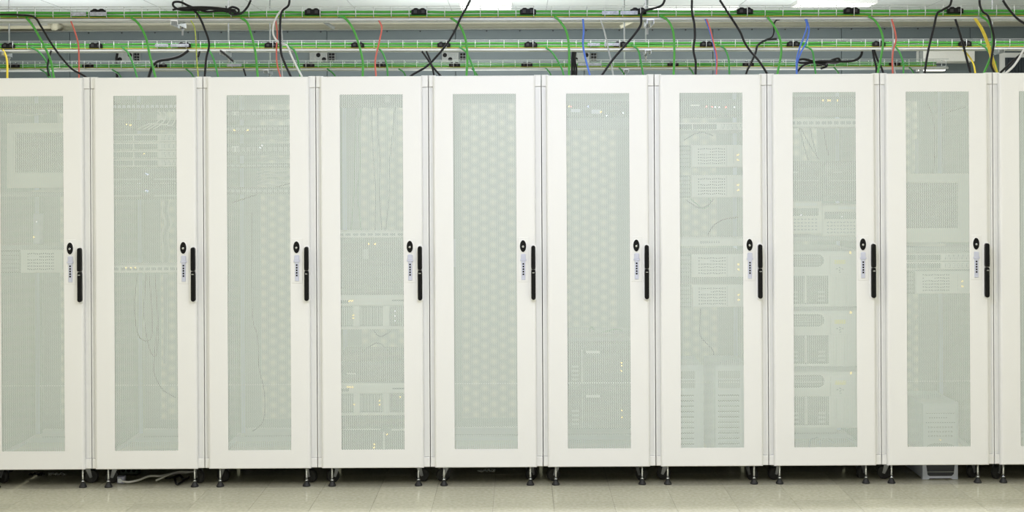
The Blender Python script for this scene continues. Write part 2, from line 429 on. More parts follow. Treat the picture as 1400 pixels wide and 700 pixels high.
    # --- rear door, the same perforated sheet
    rd = bpy.data.objects.new('rear_door', None); COL.objects.link(rd); rd.parent = r
    fr = MB(); yb = 0.868
    fr.box(DX0, WX0, yb, yb + 0.02, Z_BOT, Z_TOP).box(WX1, DX1, yb, yb + 0.02, Z_BOT, Z_TOP)
    fr.box(WX0, WX1, yb, yb + 0.02, Z_BOT, WZ0).box(WX0, WX1, yb, yb + 0.02, WZ1, Z_TOP)
    obj('door_frame', fr, INNER, rd)
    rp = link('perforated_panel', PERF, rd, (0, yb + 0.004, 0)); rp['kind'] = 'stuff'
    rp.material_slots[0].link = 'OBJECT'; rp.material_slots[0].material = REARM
    # --- levelling feet
    for sx in (-1, 1):
        for y in (0.055, 0.81):
            ft = obj('levelling_foot', MB().lathe([(0.0205, 0.0), (0.0205, 0.006), (0.017, 0.012), (0.011, 0.022), (0.008, 0.028)], (sx*0.2315, y, 0), 16), RUBBER, r)
            obj('threaded_rod', MB().lathe([(0.0052, 0.028), (0.0052, Z_BOT + 0.004)], (sx*0.2315, y, 0), 10)
                .lathe([(0.010, 0.030), (0.010, 0.036)], (sx*0.2315, y, 0), 6), CHROME, ft)
    return r

def add_casters(r, rng):
    for sx, y in ((-1, 0.16), (1, 0.16), (-1, 0.70), (1, 0.70)):
        a = rng.uniform(0, math.pi*2) if y > 0.5 else (math.pi if sx < 0 else 0.0) + rng.uniform(-1.0, 1.0)
        ca = link('caster', CASTER_FORK, r, (sx*0.222, y, 0)); ca.rotation_euler = (0, 0, a)
        link('wheel', CASTER_WHEEL, ca)
fk = MB().box(-0.03, 0.03, -0.03, 0.03, Z_BOT - 0.004, Z_BOT).lathe([(0.022, 0.096), (0.022, 0.108)], (0, 0, 0), 14)
for s in (-1, 1):
    fk.add([(-0.016, s*0.017, 0.098), (0.016, s*0.017, 0.098), (0.030, s*0.017, 0.034), (0.016, s*0.017, 0.030),
            (-0.016, s*0.020, 0.098), (0.016, s*0.020, 0.098), (0.030, s*0.020, 0.034), (0.016, s*0.020, 0.030)],
           [(0,1,2,3), (7,6,5,4), (0,4,5,1), (1,5,6,2), (2,6,7,3), (3,7,4,0)])
fk.lathe([(0.005, -0.022), (0.005, 0.022)], (0.022, 0, 0.036), 8, 'y')
CASTER_FORK = fk.mesh('caster', mat('caster_zinc', (0.30, 0.31, 0.33), 0.35, 0.7, noise=0.1))
CASTER_WHEEL = MB().lathe([(0.030, -0.013), (0.036, -0.010), (0.036, 0.010), (0.030, 0.013)], (0.022, 0, 0.036), 18, 'y').mesh('wheel', RUBBER)

CX = lambda i: 0.6*i - 3.1875
RACK_LABELS = {
    1: 'white server cabinet cut off by the left edge, bulky monitor behind its mesh door',
    2: 'white server cabinet with four slim servers stacked near its top, second from left',
    3: 'white server cabinet with cabled switches in its upper third, third from left',
    4: 'white server cabinet with five hanging cables behind the upper mesh, fourth from left',
    5: 'empty white server cabinet in the middle of the row',
    6: 'white server cabinet with two dark servers at the bottom of its mesh door',
    7: 'white server cabinet with two pale tower computers standing at its bottom',
    8: 'white server cabinet with three tall identical servers in its lower half',
    9: 'white server cabinet with a small tower computer low down, monitor above',
    10: 'white server cabinet cut off by the right edge, only a sliver showing',
}
proto = make_rack()
for i in range(1, 11):
    r = proto if i == 1 else copy_tree(proto)
    r.location = (CX(i), 0, 0)
    r['label'] = RACK_LABELS[i]; r['group'] = 'row of white server cabinets'
RACKS = [o for o in COL.objects if o.name.startswith('server_cabinet')]
rng = random.Random(3)
for r in RACKS: add_casters(r, rng)

# ------------------------------------------------------------------ equipment inside the cabinets
# every builder works in the photo's frame of reference: pixels -> metres at the depth of the equipment's front
YE = 0.066
K_E = MPP * (D + YE) / D
def zpx(py, i, y=YE): return P(PX + CX(i)/MPP, py, y).z
def led_part(root, m, pts, y, r=0.003):
    for px, py in pts:
        p = P(px, py, y)
        l = MB().box(p.x - root.location.x - r, p.x - root.location.x + r, y - root.location.y - 0.002, y - root.location.y + 0.001, p.z - root.location.z - r, p.z - root.location.z + r)
        obj('indicator_light', l, m, root)
def slots(b, x0, x1, z0, z1, nx, nz, y, fx=0.6, fz=0.5, t=0.0015):
    dx, dz = (x1-x0)/nx, (z1-z0)/nz
    for a in range(nx):
        for c in range(nz):
            xx, zz = x0 + (a+0.5)*dx, z0 + (c+0.5)*dz
            b.box(xx - dx*fx/2, xx + dx*fx/2, y - t, y, zz - dz*fz/2, zz + dz*fz/2)
    return b
HW = 0.2235      # half the width of a rack unit's body
def unit_root(name, label, cat, i, py0, py1, group=None, y=YE):
    z0, z1 = zpx(py1, i, y), zpx(py0, i, y)
    t = thing(name, label, cat, (CX(i), y, z0), group)
    return t, z1 - z0
def ears(t, h, m=LGREY):
    for sx in (-1, 1):
        obj('mounting_ear', MB().box(min(sx*HW, sx*0.2405), max(sx*HW, sx*0.2405), 0.0, 0.003, 0.001, h - 0.001), m, t)

# three-unit server: dark drive bays on the left, pale face with rows of vents, two amber lights
def server_three(i, py0, py1, label, group='pale servers with two amber lights'):
    t, h = unit_root('rack_server', label, 'server', i, py0, py1, group)
    obj('chassis', MB().box(-HW, HW, 0.004, 0.60, 0.001, h - 0.001), MGREY, t)
    ears(t, h)
    xa = -0.098
    bay = obj('drive_bay', MB().rbox(-HW, xa, -0.004, 0.004, 0.003, h - 0.003, 0.002), DGREY, t, label='dark drive bay on the left')
    for k in range(5):
        z = 0.008 + k*(h - 0.016)/5
        obj('drive', MB().rbox(-HW + 0.006, xa - 0.008, -0.009, -0.003, z, z + (h - 0.016)/5 - 0.004, 0.002).rbox(xa - 0.055, xa - 0.02, -0.011, -0.008, z + 0.004, z + 0.009, 0.001), MGREY, bay)
    obj('front_cover', MB().rbox(xa, HW, -0.012, 0.004, 0.002, h - 0.002, 0.004), LGREY, t)
    g = MB(); slots(g, -0.062, 0.085, 0.014, h - 0.014, 14, 6, -0.0125, 0.55, 0.45)
    obj('vents', g, DARK, t, kind='stuff')
    obj('name_strip', MB().box(-0.055, 0.005, -0.0145, -0.012, h*0.62, h*0.72), WHITE, t)
    obj('side_groove', MB().box(0.092, 0.0935, -0.0128, -0.012, 0.008, h - 0.008).box(0.128, 0.131, -0.0128, -0.012, 0.02, h - 0.02), MGREY, t)
    for z in (h*0.33, h*0.55):
        obj('indicator_light', MB().box(0.150, 0.157, -0.0145, -0.012, z - 0.003, z + 0.003), LED_Y, t)
    return t
# thin server: two dark drive slots, pale vented right end
def server_thin(i, py0, py1, label, group, m=LGREY, lights=()):
    t, h = unit_root('slim_server', label, 'server', i, py0, py1, group)
    obj('chassis', MB().box(-HW, HW, 0.004, 0.58, 0.001, h - 0.001), m, t); ears(t, h, m)
    obj('face', MB().rbox(-HW, HW, -0.006, 0.004, 0.001, h - 0.001, 0.002), m, t)
    for a, c in ((-0.200, -0.092), (-0.086, 0.040)):
        obj('drive', MB().rbox(a, c, -0.011, -0.006, h*0.16, h*0.80, 0.002).rbox(c - 0.045, c - 0.012, -0.013, -0.011, h*0.36, h*0.52, 0.0008), DGREY, t, label='dark drive slot')
    g = MB(); slots(g, 0.062, 0.200, h*0.2, h*0.82, 16, 3, -0.0065, 0.55, 0.5)
    obj('vents', g, MGREY, t, kind='stuff')
    led_part(t, LED_Y, lights, YE - 0.012)
    return t
# wide disk server: pale top bar with three amber lights, three bays below
def server_disk(i, py0, py1, label, lights, group='disk servers with three amber lights'):
    t, h = unit_root('disk_server', label, 'server', i, py0, py1, group)
    obj('chassis', MB().box(-HW, HW, 0.004, 0.65, 0.001, h - 0.001), MGREY, t); ears(t, h)
    obj('top_bar', MB().rbox(-HW, HW, -0.012, 0.004, h*0.68, h, 0.005), LGREY, t)
    obj('vent_slit', MB().box(0.095, 0.2, -0.0135, -0.012, h*0.82, h*0.86).box(-0.19, -0.14, -0.0135, -0.012, h*0.76, h*0.85), DGREY, t)
    obj('name_strip', MB().box(-0.03, 0.04, -0.014, -0.012, h*0.73, h*0.77), WHITE, t)
    obj('bottom_lip', MB().rbox(-HW, HW, -0.012, 0.004, 0, h*0.08, 0.003), LGREY, t)
    for a, c in ((-0.205, -0.118), (-0.078, 0.040)):
        f = obj('bay', MB().rbox(a, c, -0.007, 0.004, h*0.10, h*0.66, 0.003), DGREY, t, label='dark ribbed drive bay')
        n = 7; w_ = (c - a)/n
        for k in range(n):
            obj('drive_rib', MB().rbox(a + w_*(k + 0.18), a + w_*(k + 0.72), -0.011, -0.006, h*0.13, h*0.63, 0.001), MGREY, f)
    for a, c in ((-0.116, -0.082), (0.044, 0.078)):
        obj('pillar', MB().rbox(a, c, -0.011, 0.004, h*0.09, h*0.67, 0.003), LGREY, t)
    f = obj('bay', MB().rbox(0.082, 0.205, -0.007, 0.004, h*0.10, h*0.66, 0.003), DARK, t, label='black bay on the right')
    g = MB(); slots(g, 0.088, 0.199, h*0.14, h*0.62, 4, 3, -0.0075, 0.7, 0.7); obj('disk_tray', g, DGREY, f)
    for m, pts in lights: led_part(t, m, pts, YE - 0.0125, 0.0028)
    return t
# tall server with oval vent, display panel and ribbed corner
def server_tall(i, py0, py1, label, group='three tall identical servers'):
    t, h = unit_root('tall_server', label, 'server', i, py0, py1, group)
    obj('chassis', MB().box(-HW, HW, 0.004, 0.66, 0.001, h - 0.001), LGREY, t); ears(t, h)
    obj('face', MB().rbox(-HW, HW, -0.010, 0.004, 0.001, h - 0.001, 0.004), LGREY, t)
    v = obj('vent_panel', MB().slab(capsule_h(-0.095, h*0.83, 0.215, h*0.22), -0.0125, -0.010), DGREY, t, label='dark rounded vent panel')
    g = MB(); slots(g, -0.19, -0.005, h*0.745, h*0.915, 14, 4, -0.0125, 0.6, 0.55, 0.002); obj('vent_louvres', g, MGREY, v, kind='stuff')
    b = obj('drive_bay', MB().rbox(-0.212, 0.034, -0.012, -0.008, h*0.055, h*0.56, 0.002), DGREY, t, label='dark drive bay')
    obj('divider', MB().rbox(-0.094, -0.083, -0.019, -0.012, h*0.07, h*0.555, 0.002), LGREY, b)
    for k in range(3):
        for a in (-0.145, 0.0):
            obj('latch', MB().rbox(a - 0.022, a + 0.016, -0.016, -0.012, h*(0.10 + 0.075*k), h*(0.135 + 0.075*k), 0.001), MGREY, b)
    c = obj('control_panel', MB().rbox(0.044, 0.150, -0.014, -0.010, h*0.57, h*0.92, 0.002), LGREY, t)
    obj('display', MB().box(0.068, 0.125, -0.0155, -0.014, h*0.765, h*0.84), LCD, c, label='small yellow display')
    for xx, zz in ((0.080, 0.68), (0.096, 0.66), (0.112, 0.68), (0.096, 0.70), (0.096, 0.62)):
        obj('button', MB().rbox(xx - 0.005, xx + 0.005, -0.0165, -0.014, h*zz - 0.003, h*zz + 0.003, 0.001), MGREY, c)
    g = MB()
    for k in range(8):
        xx = 0.046 + k*0.0145
        obj('rib', MB().rbox(xx, xx + 0.009, -0.015, -0.010, h*0.04, h*0.545, 0.002), LGREY, t)
    obj('indicator_light', MB().box(0.152, 0.158, -0.0125, -0.010, h*0.95, h*0.985), LED_Y, t)
    return t
def capsule_h(cx, cz, w_, h_, n=8):
    r = h_/2; o = []
    for i in range(n+1):
        a = -math.pi/2 + math.pi*i/n; o.append((cx + w_/2 - r + r*math.cos(a), cz + r*math.sin(a)))
    for i in range(n+1):
        a = math.pi/2 + math.pi*i/n; o.append((cx - w_/2 + r + r*math.cos(a), cz + r*math.sin(a)))
    return o
# dark or pale flat unit: switch, blanking panel, patch panel
def flat_unit(name, label, cat, i, py0, py1, m, depth=0.35, ports=0, portm=DARK, lights=(), group=None, strips=(), y=YE):
    t, h = unit_root(name, label, cat, i, py0, py1, group, y)
    obj('chassis', MB().box(-HW, HW, 0.004, depth, 0.001, h - 0.001), m, t); ears(t, h, m)
    obj('face', MB().rbox(-HW, HW, -0.006, 0.004, 0.001, h - 0.001, 0.002), m, t)
    if ports:
        for k in range(ports):
            xx = -0.20 + 0.40*(k + 0.5)/ports; w_ = 0.40/ports*0.36
            obj('port', MB().box(xx - w_, xx + w_, -0.0085, -0.006, h*0.32, h*0.68), portm, t)
    for (a, c, d_, e, mm) in strips:
        obj('name_strip', MB().box(a, c, -0.008, -0.006, h*d_, h*e), mm, t)
    for mm, pts in lights: led_part(t, mm, pts, y - 0.009)
    return t
# crt monitor
def monitor(label, i, px0, px1, py0, py1, sx0, sx1, sy0, sy1, y=0.10):
    a, b_ = P(px0, py1, y), P(px1, py0, y)
    w_, h = b_.x - a.x, b_.z - a.z
    t = thing('crt_monitor', label, 'monitor', ((a.x + b_.x)/2, y, a.z))
    s0, s1 = P(sx0, sy1, y), P(sx1, sy0, y)
    cx = (a.x + b_.x)/2; X0, X1, Z0, Z1 = s0.x - cx, s1.x - cx, s0.z - a.z, s1.z - a.z
    def R(x0, x1, z0, z1, yy): return [(x0, yy, z0), (x1, yy, z0), (x1, yy, z1), (x0, yy, z1)]
    hw = w_/2; foot = 0.022
    bz = MB().loops([R(-hw + 0.01, hw - 0.01, foot + 0.005, h - 0.005, 0.06), R(-hw, hw, foot, h, 0.045), R(-hw, hw, foot, h, 0.006), R(-hw + 0.005, hw - 0.005, foot + 0.005, h - 0.005, 0.0),
                     R(X0 - 0.006, X1 + 0.006, Z0 - 0.006, Z1 + 0.006, 0.002), R(X0, X1, Z0, Z1, 0.012)])
    obj('bezel', bz, BEIGE, t)
    obj('tube_housing', MB().loops([R(-hw + 0.012, hw - 0.012, foot + 0.008, h - 0.006, 0.045), R(-hw + 0.02, hw - 0.02, foot + 0.012, h - 0.012, 0.16), R(-hw*0.55, hw*0.55, foot + 0.05, h - 0.06, 0.34)], caps=True), BEIGE, t)
    rings = []
    for k in range(5):
        f = 1 - k/4; mx, mz = (X0 + X1)/2, (Z0 + Z1)/2
        rings.append(R(mx + (X0 - mx)*f, mx + (X1 - mx)*f, mz + (Z0 - mz)*f, mz + (Z1 - mz)*f, 0.012 - 0.007*(1 - f*f)))
    obj('screen', MB().loops(rings, smooth=True), SCREEN, t, label='dark curved glass screen')
    obj('stand', MB().lathe([(0.11, 0), (0.11, 0.008), (0.06, 0.014), (0.06, 0.026)], (0, 0.15, 0), 20), BEIGE, t)
    obj('power_button', MB().rbox(hw - 0.05, hw - 0.032, -0.003, 0.002, foot + 0.014, foot + 0.024, 0.001), LGREY, t)
    return t
def shelf(i, py, label, y0=0.075, depth=0.5, m=MGREY):
    z = zpx(py, i, y0)
    t = thing('shelf', label, 'shelf', (CX(i), y0, z - 0.022))
    obj('plate', MB().box(-0.232, 0.232, 0.0, depth, 0.019, 0.0215), m, t)
    obj('front_lip', MB().rbox(-0.232, 0.232, -0.003, 0.0, 0.0, 0.022, 0.001), m, t)
    for sx in (-1, 1):
        obj('bracket', MB().box(min(sx*0.229, sx*0.2405), max(sx*0.229, sx*0.2405), 0.0, depth*0.9, -0.02, 0.019), m, t)
    return t
# tower computer
def tower(name, label, x, y, z, w_, h, dep, m, style, group=None):
    t = thing(name, label, 'computer', (x, y, z), group)
    obj('case', MB().box(-w_/2, w_/2, 0.025, dep, 0, h), m, t)
    obj('front_panel', MB().rbox(-w_/2 - 0.002, w_/2 + 0.002, 0, 0.027, 0, h + 0.002, 0.010), m, t)
    if style == 'vents':
        for k, (a, c) in enumerate(((0.86, 0.94), (0.76, 0.845))):
            obj('drive_slot', MB().rbox(-w_*0.40, w_*0.26, -0.003, 0.002, h*a, h*c, 0.001), MGREY, t)
        obj('name_strip', MB().box(-w_*0.36, -w_*0.05, -0.002, 0.001, h*0.735, h*0.75), WHITE, t)
        for k in range(11):
            zz = h*(0.06 + 0.058*k)
            obj('vent_slat', MB().rbox(-w_*0.40, w_*0.22, -0.004, 0.002, zz, zz + h*0.030, 0.002), m, t)
            obj('vent_gap', MB().box(-w_*0.40, w_*0.22, -0.001, 0.002, zz + h*0.031, zz + h*0.046), DGREY, t)
        obj('indicator_light', MB().box(w_*0.34, w_*0.34 + 0.006, -0.002, 0.001, h*0.545, h*0.56), LED_Y if group is None else MGREY, t)
        obj('side_strip', MB().rbox(w_*0.30, w_*0.46, -0.003, 0.002, h*0.04, h*0.94, 0.002), m, t)
    else:
        for a, c in ((0.80, 0.92), (0.62, 0.78)):
            obj('drive_slot', MB().rbox(-w_*0.40, w_*0.40, -0.003, 0.002, h*a, h*c, 0.0015), m, t)
        obj('drive_gap', MB().box(-w_*0.40, w_*0.40, -0.0005, 0.002, h*0.784, h*0.794).box(-w_*0.40, w_*0.40, -0.0005, 0.002, h*0.60, h*0.612).box(-w_*0.3, w_*0.2, -0.0035, 0.0, h*0.70, h*0.712), DGREY, t)
        g = MB(); slots(g, -w_*0.35, w_*0.35, h*0.30, h*0.56, 9, 3, 0.0, 0.6, 0.4); obj('vents', g, MGREY, t, kind='stuff')
        obj('base_scoop', MB().slab([(-w_*0.42, 0.004), (w_*0.42, 0.004), (w_*0.36, h*0.16), (w_*0.18, h*0.20), (-w_*0.18, h*0.20), (-w_*0.36, h*0.16)], -0.0015, 0.002), MGREY, t)
        obj('indicator_light', MB().box(-0.003, 0.003, -0.002, 0.001, h*0.262, h*0.275), LED_Y, t)
    return t
def desktop(label, i, px0, px1, py0, py1, y, led):
    a, b_ = P(px0, py1, y), P(px1, py0, y); w_, h = b_.x - a.x, b_.z - a.z
    t = thing('desktop_computer', label, 'computer', ((a.x + b_.x)/2, y, a.z))
    obj('case', MB().box(-w_/2, w_/2, 0.02, 0.42, 0, h), BEIGE, t)
    obj('front_panel', MB().rbox(-w_/2, w_/2, 0, 0.022, 0, h, 0.006), BEIGE, t)
    obj('drive_slot', MB().rbox(-w_*0.44, w_*0.42, -0.002, 0.002, h*0.56, h*0.78, 0.002), DGREY, t, label='dark disk drive slot')
    obj('badge', MB().box(-w_*0.1, w_*0.38, -0.002, 0.001, h*0.86, h*0.94), WHITE, t)
    g = MB(); slots(g, -w_*0.40, w_*0.40, h*0.08, h*0.5, 10, 4, 0.0, 0.6, 0.4); obj('vents', g, MGREY, t, kind='stuff')
    led_part(t, LED_W, [led], y - 0.003, 0.0028)
    return t

def cable(label, pts, r, m, y=None, name='cable', group=None, n=9, sides=7):
    """pts: (px, py) at depth y, or (px, py, y)"""
    q = []
    for p in pts:
        q.append(P(p[0], p[1], p[2] if len(p) > 2 else y))
    o = obj(name, MB().tube(smoothpath(q, n), r, sides), m)
    return tag(o, label, 'cable', group)

N_ = ['', 'leftmost', 'second', 'third', 'fourth', 'fifth', 'sixth', 'seventh', 'eighth', 'ninth', 'rightmost']
RK = lambda i: f'in the {N_[i]} cabinet' if i in (1, 10) else f'in the {N_[i]} cabinet from the left'

# cabinet 1
shelf(1, 263.5, 'grey shelf carrying the big monitor in the leftmost cabinet', depth=0.48)
monitor('beige tube monitor with dark screen on a shelf, leftmost cabinet', 1, 9, 108, 168, 263, 20, 97, 181, 236)
shelf(1, 335, 'grey shelf under the small lilac box in the leftmost cabinet', depth=0.3)
server_three(1, 341, 373.5, 'pale three-unit server at mid height of the leftmost cabinet', None)
t = thing('power_adapter', 'small lilac grey upright box on a shelf, leftmost cabinet', 'power adapter', (P(50, 334.5, 0.16).x, 0.16, zpx(335, 1, 0.075)))
obj('case', MB().rbox(-0.02, 0.02, 0, 0.05, 0, 0.165, 0.006), LILAC, t)
led_part(t, LED_Y, [(46, 324)], 0.159); led_part(t, LED_W, [(50, 303)], 0.159, 0.002)
t = flat_unit('network_switch', 'dark network switch above the monitor in the leftmost cabinet', 'switch', 1, 141, 152, DGREY, 0.3, 12)
cable('thin white cable sagging across the top of the leftmost cabinet', [(10, 154, 0.35), (22, 155, 0.35), (40, 158, 0.36), (70, 154, 0.4)], 0.003, C_WHITE)
cable('white cable hanging at the top right of the leftmost cabinet', [(79, 147, 0.2), (79.5, 158, 0.2), (80, 170, 0.22)], 0.006, C_WHITE)
# cabinet 2
flat_unit('network_switch', 'dark switch with two amber lights at the top of the second cabinet', 'switch', 2, 164, 176, DGREY, 0.3, 14, lights=[(LED_Y, [(173, 170), (178.5, 171)])])
flat_unit('patch_panel', 'dark patch panel topmost in the second cabinet', 'patch panel', 2, 140, 151, DGREY, 0.2, 16, portm=LILAC)
for k in range(4):
    server_thin(2, 183 + 11.4*k, 194 + 11.4*k, ['topmost', 'second', 'third', 'lowest'][k] + ' of four slim servers stacked in the second cabinet', 'four slim servers in the second cabinet', lights=[(197, 210.5)] if k == 2 else ())
for k, nm in enumerate(('upper', 'lower')):
    flat_unit('storage_server', nm + ' of two dark servers with a blue light, second cabinet', 'server', 2, 229 + 22.6*k, 250.5 + 22.6*k, DGREY, 0.6, lights=[(LED_B, [(199.6, 237.5 + 23*k), (202, 238.5 + 23*k)])], strips=[(-0.2, -0.05, 0.2, 0.3, MGREY), (0.02, 0.2, 0.2, 0.3, MGREY)], group='dark servers with a blue light')
flat_unit('network_switch', 'pale switch with three amber lights low in the second cabinet', 'switch', 2, 362, 373, LGREY, 0.2, 12, MGREY, lights=[(LED_Y, [(172.5, 366.5), (179, 366.5), (185.5, 366.5)])])
for k, q in enumerate(([(188, 374, 0.3), (184, 420, 0.3), (190, 460, 0.3), (206, 463, 0.3), (208, 430, 0.3), (204, 374, 0.3)],
          [(200, 374, 0.33), (197, 430, 0.33), (205, 478, 0.33), (214, 484, 0.33), (216, 440, 0.33), (212, 374, 0.33)],
          [(216, 440, 0.36), (211, 490, 0.36), (211, 510, 0.36), (222, 532, 0.36), (240, 544, 0.36)])):
    cable(['dark cable looping widest below the low switch, second cabinet', 'dark cable loop hanging lowest under the low switch, second cabinet', 'dark cable curving down to the right, second cabinet'][k], q, 0.003, C_BLACK)
cable('thick grey cable hanging straight down right of the loops, second cabinet', [(226, 375, 0.4), (227, 440, 0.4), (226, 497, 0.4)], 0.012, C_GREY)
for k, (xx, m) in enumerate(((222, C_WHITE), (226, C_GREY), (230, C_WHITE))):
    cable(['white', 'grey', 'cream'][k] + ' cable in the bundle at the right of the second cabinet', [(xx + 2, 274, 0.35 + k*0.03), (xx, 290, 0.34 + k*0.03), (xx + 4, 305, 0.35 + k*0.03), (xx - 1, 322, 0.345 + k*0.03), (xx + 1, 345, 0.35 + k*0.03), (xx, 362, 0.35 + k*0.03)], 0.006, m)
for k in range(4):
    xx = 214 + 7*k
    cable(f'white patch cable, {["first", "second", "third", "fourth"][k]} of four arching at the top right of the second cabinet', [(xx - 26, 177, 0.045 + k*0.002), (xx - 12, 170, 0.022 + k*0.009), (xx, 168 + k, 0.022 + k*0.009), (xx + 6, 158, 0.03 + k*0.009), (xx + 2, 151, 0.05)], 0.0035, C_WHITE)
t = tag(obj('cable_plug', MB().slab([(-0.014, -0.014), (0.022, -0.014), (-0.012, 0.016)], 0, 0.02), C_WHITE, loc=P(218, 160, 0.045)), 'white wedge-shaped plug near the top of the second cabinet', 'plug')
# cabinet 3
for k, (a, b_) in enumerate(((150, 160.5), (171, 181.5), (196, 212), (223, 229.5), (256, 266))):
    flat_unit('network_switch', f'dark switch, {["topmost", "second", "third", "fourth", "lowest"][k]} of five in the third cabinet', 'switch', 3, a, b_, DGREY, 0.28, 14, MGREY,
              lights=[(LED_Y, [(320.5, 178), (338.5, 178)])] if k == 1 else [(LED_W, [(356, 202), (358, 199)])] if k == 2 else (),
              strips=[(-0.16, -0.12, 0.3, 0.75, WHITE)] if k in (0, 2) else (), group='dark switches in the third cabinet')
for k in range(9):
    y_ = (187, 190, 217, 219, 234, 238, 242, 247, 252)[k]
    cable(f'cream cable, {ORD[k+1]} from the top of those slung across the third cabinet', [(352, y_ + 2, 0.22), (366, y_ - 1, 0.2), (380, y_ + (k % 3) - 1, 0.2), (400, y_ - 2 + (k % 2)*3, 0.22)], 0.0045, C_WHITE)
cable('dark cable rising to the right below the switches, third cabinet', [(318, 277, 0.15), (345, 268, 0.15), (372, 258, 0.15), (398, 250, 0.15)], 0.0035, C_BLACK)
cable('thin dark cable hanging down the back of the third cabinet', [(344, 290, 0.5), (345, 424, 0.5), (352, 460, 0.5), (354, 500, 0.5), (362, 540, 0.5), (360, 575, 0.5), (345, 590, 0.5)], 0.0028, C_BLACK)
# cabinet 4
flat_unit('blanking_panel', 'dark blanking panel topmost in the fourth cabinet', 'panel', 4, 124, 147, DGREY, 0.05, strips=[(0.06, 0.09, 0.3, 0.7, MGREY)])
for k, (xs, m) in enumerate((((495, 491, 493, 489, 494), C_GREEN2), ((508, 509, 511, 513, 513), C_BLACK), ((516, 517, 520, 519, 522), C_BLACK), ((540, 537, 533, 533, 527), C_BLACK), ((487, 486, 485, 484, 480), C_GREEN2))):
    cable(f'dark cable hanging by the upper mesh of the fourth cabinet, {["second", "third", "fourth", "rightmost", "leftmost"][k]} of five', [(xs[0], 146, 0.20), (xs[1], 180, 0.20), (xs[2], 222, 0.20), (xs[3], 262, 0.20), (xs[4], 316, 0.20)], 0.0036, m)
flat_unit('patch_panel', 'pale patch panel under the hanging cables, fourth cabinet', 'patch panel', 4, 316, 325, LGREY, 0.22, 10, MGREY)
flat_unit('storage_server', 'tall dark server with two amber lights, fourth cabinet', 'server', 4, 327, 395, DGREY, 0.6, lights=[(LED_Y, [(504, 333.5), (513, 333.5)])], strips=[(-0.06, -0.03, 0.6, 0.8, MGREY)])
server_disk(4, 403, 450, 'upper of two disk servers in the fourth cabinet', [(LED_Y, [(477, 411.5), (479.5, 411.5), (482, 411.5), (483, 431), (483, 435)]), (LED_W, [(540, 425), (540, 432), (540, 439)])])
flat_unit('storage_server', 'black server between the two disk servers, fourth cabinet', 'server', 4, 492, 522, DARK, 0.55, strips=[(-0.15, -0.10, 0.35, 0.42, LGREY)])
server_disk(4, 524, 567.5, 'lower of two disk servers in the fourth cabinet', [(LED_Y, [(475.5, 529), (478.7, 529), (482, 529), (484, 553), (519, 548), (519, 553), (547, 543)])])
flat_unit('storage_server', 'dark server at the very bottom of the fourth cabinet', 'server', 4, 584, 616, DGREY, 0.6, lights=[(LED_Y, [(511.5, 607.5), (511.5, 612), (529, 594)])], strips=[(-0.19, 0.03, 0.9, 0.94, LGREY), (0.09, 0.2, 0.86, 0.94, LGREY), (0.045, 0.05, 0.05, 0.8, LGREY)])
for k, q in enumerate(([(510, 451, 0.3), (520, 460, 0.3), (535, 452, 0.3)], [(494, 482, 0.3), (506, 473, 0.3), (520, 470, 0.3), (540, 490, 0.3)])):
    cable(['short dark cable sagging just under the upper disk server, fourth cabinet', 'dark cable arching over the black server, fourth cabinet'][k], q, 0.003, C_BLACK)
# cabinet 5
t = tag(obj('cable_strap', MB().box(-0.005, 0.005, 0, 0.004, 0, 0.15), LILAC, loc=P(621.8, 365, 0.02)), 'short lilac strap at the left edge of the empty fifth cabinet', 'strap')
# cabinet 6
flat_unit('network_switch', 'dark switch with amber and white lights topmost in the sixth cabinet', 'switch', 6, 138, 160, DGREY, 0.3, 0,
          lights=[(LED_Y, [(778, 145.5), (821.5, 153)]), (LED_R, [(781, 145.5)]), (LED_W, [(829.5, 158), (852, 154.5)]), (LED_B, [(804, 145.5)])], strips=[(-0.14, -0.09, 0.3, 0.5, LILAC), (-0.03, 0.02, 0.2, 0.45, LILAC)])
flat_unit('blanking_panel', 'dark blanking panel under the switch of the sixth cabinet', 'panel', 6, 161, 177.5, MGREY, 0.05)
for k, (a, b_) in enumerate(((467, 525), (527, 586))):
    nm = ('upper', 'lower')[k]
    t, h = unit_root('storage_server', nm + ' of two dark servers with a white bar, sixth cabinet', 'server', 6, a, b_, 'dark servers of the sixth cabinet')
    obj('chassis', MB().box(-HW, HW, 0.004, 0.65, 0.001, h - 0.001), DGREY, t); ears(t, h, DGREY)
    obj('face', MB().rbox(-HW, HW, -0.012, 0.004, 0.001, h - 0.001, 0.004), DGREY, t)
    q = obj('drive_cage', MB().rbox(-0.2, -0.095, -0.016, -0.011, h*0.08, h*0.9, 0.002), DARK, t)
    for c in range(4):
        obj('drive_latch', MB().box(-0.145, -0.105, -0.0175, -0.015, h*(0.10 + 0.1*c), h*(0.145 + 0.1*c)), MGREY, q)
    obj('edge_strip', MB().box(-0.090, -0.085, -0.017, -0.012, h*0.06, h*0.82), WHITE if k == 0 else MGREY, t, label='pale vertical strip')
    obj('name_strip', MB().box(-0.066, 0.006, -0.014, -0.012, h*0.73, h*0.79), WHITE, t, label='white name strip')
    g = MB(); slots(g, -0.06, 0.10, h*0.1, h*0.62, 12, 10, -0.012, 0.5, 0.4); obj('vents', g, DARK, t, kind='stuff')
    led_part(t, LED_Y, ([(849.5, 496), (849.5, 500), (849.5, 507)], [(850, 561), (850, 570.5)])[k], YE - 0.0125, 0.0028)
shelf(6, 460.5, 'grey shelf above the two dark servers, sixth cabinet', depth=0.45)
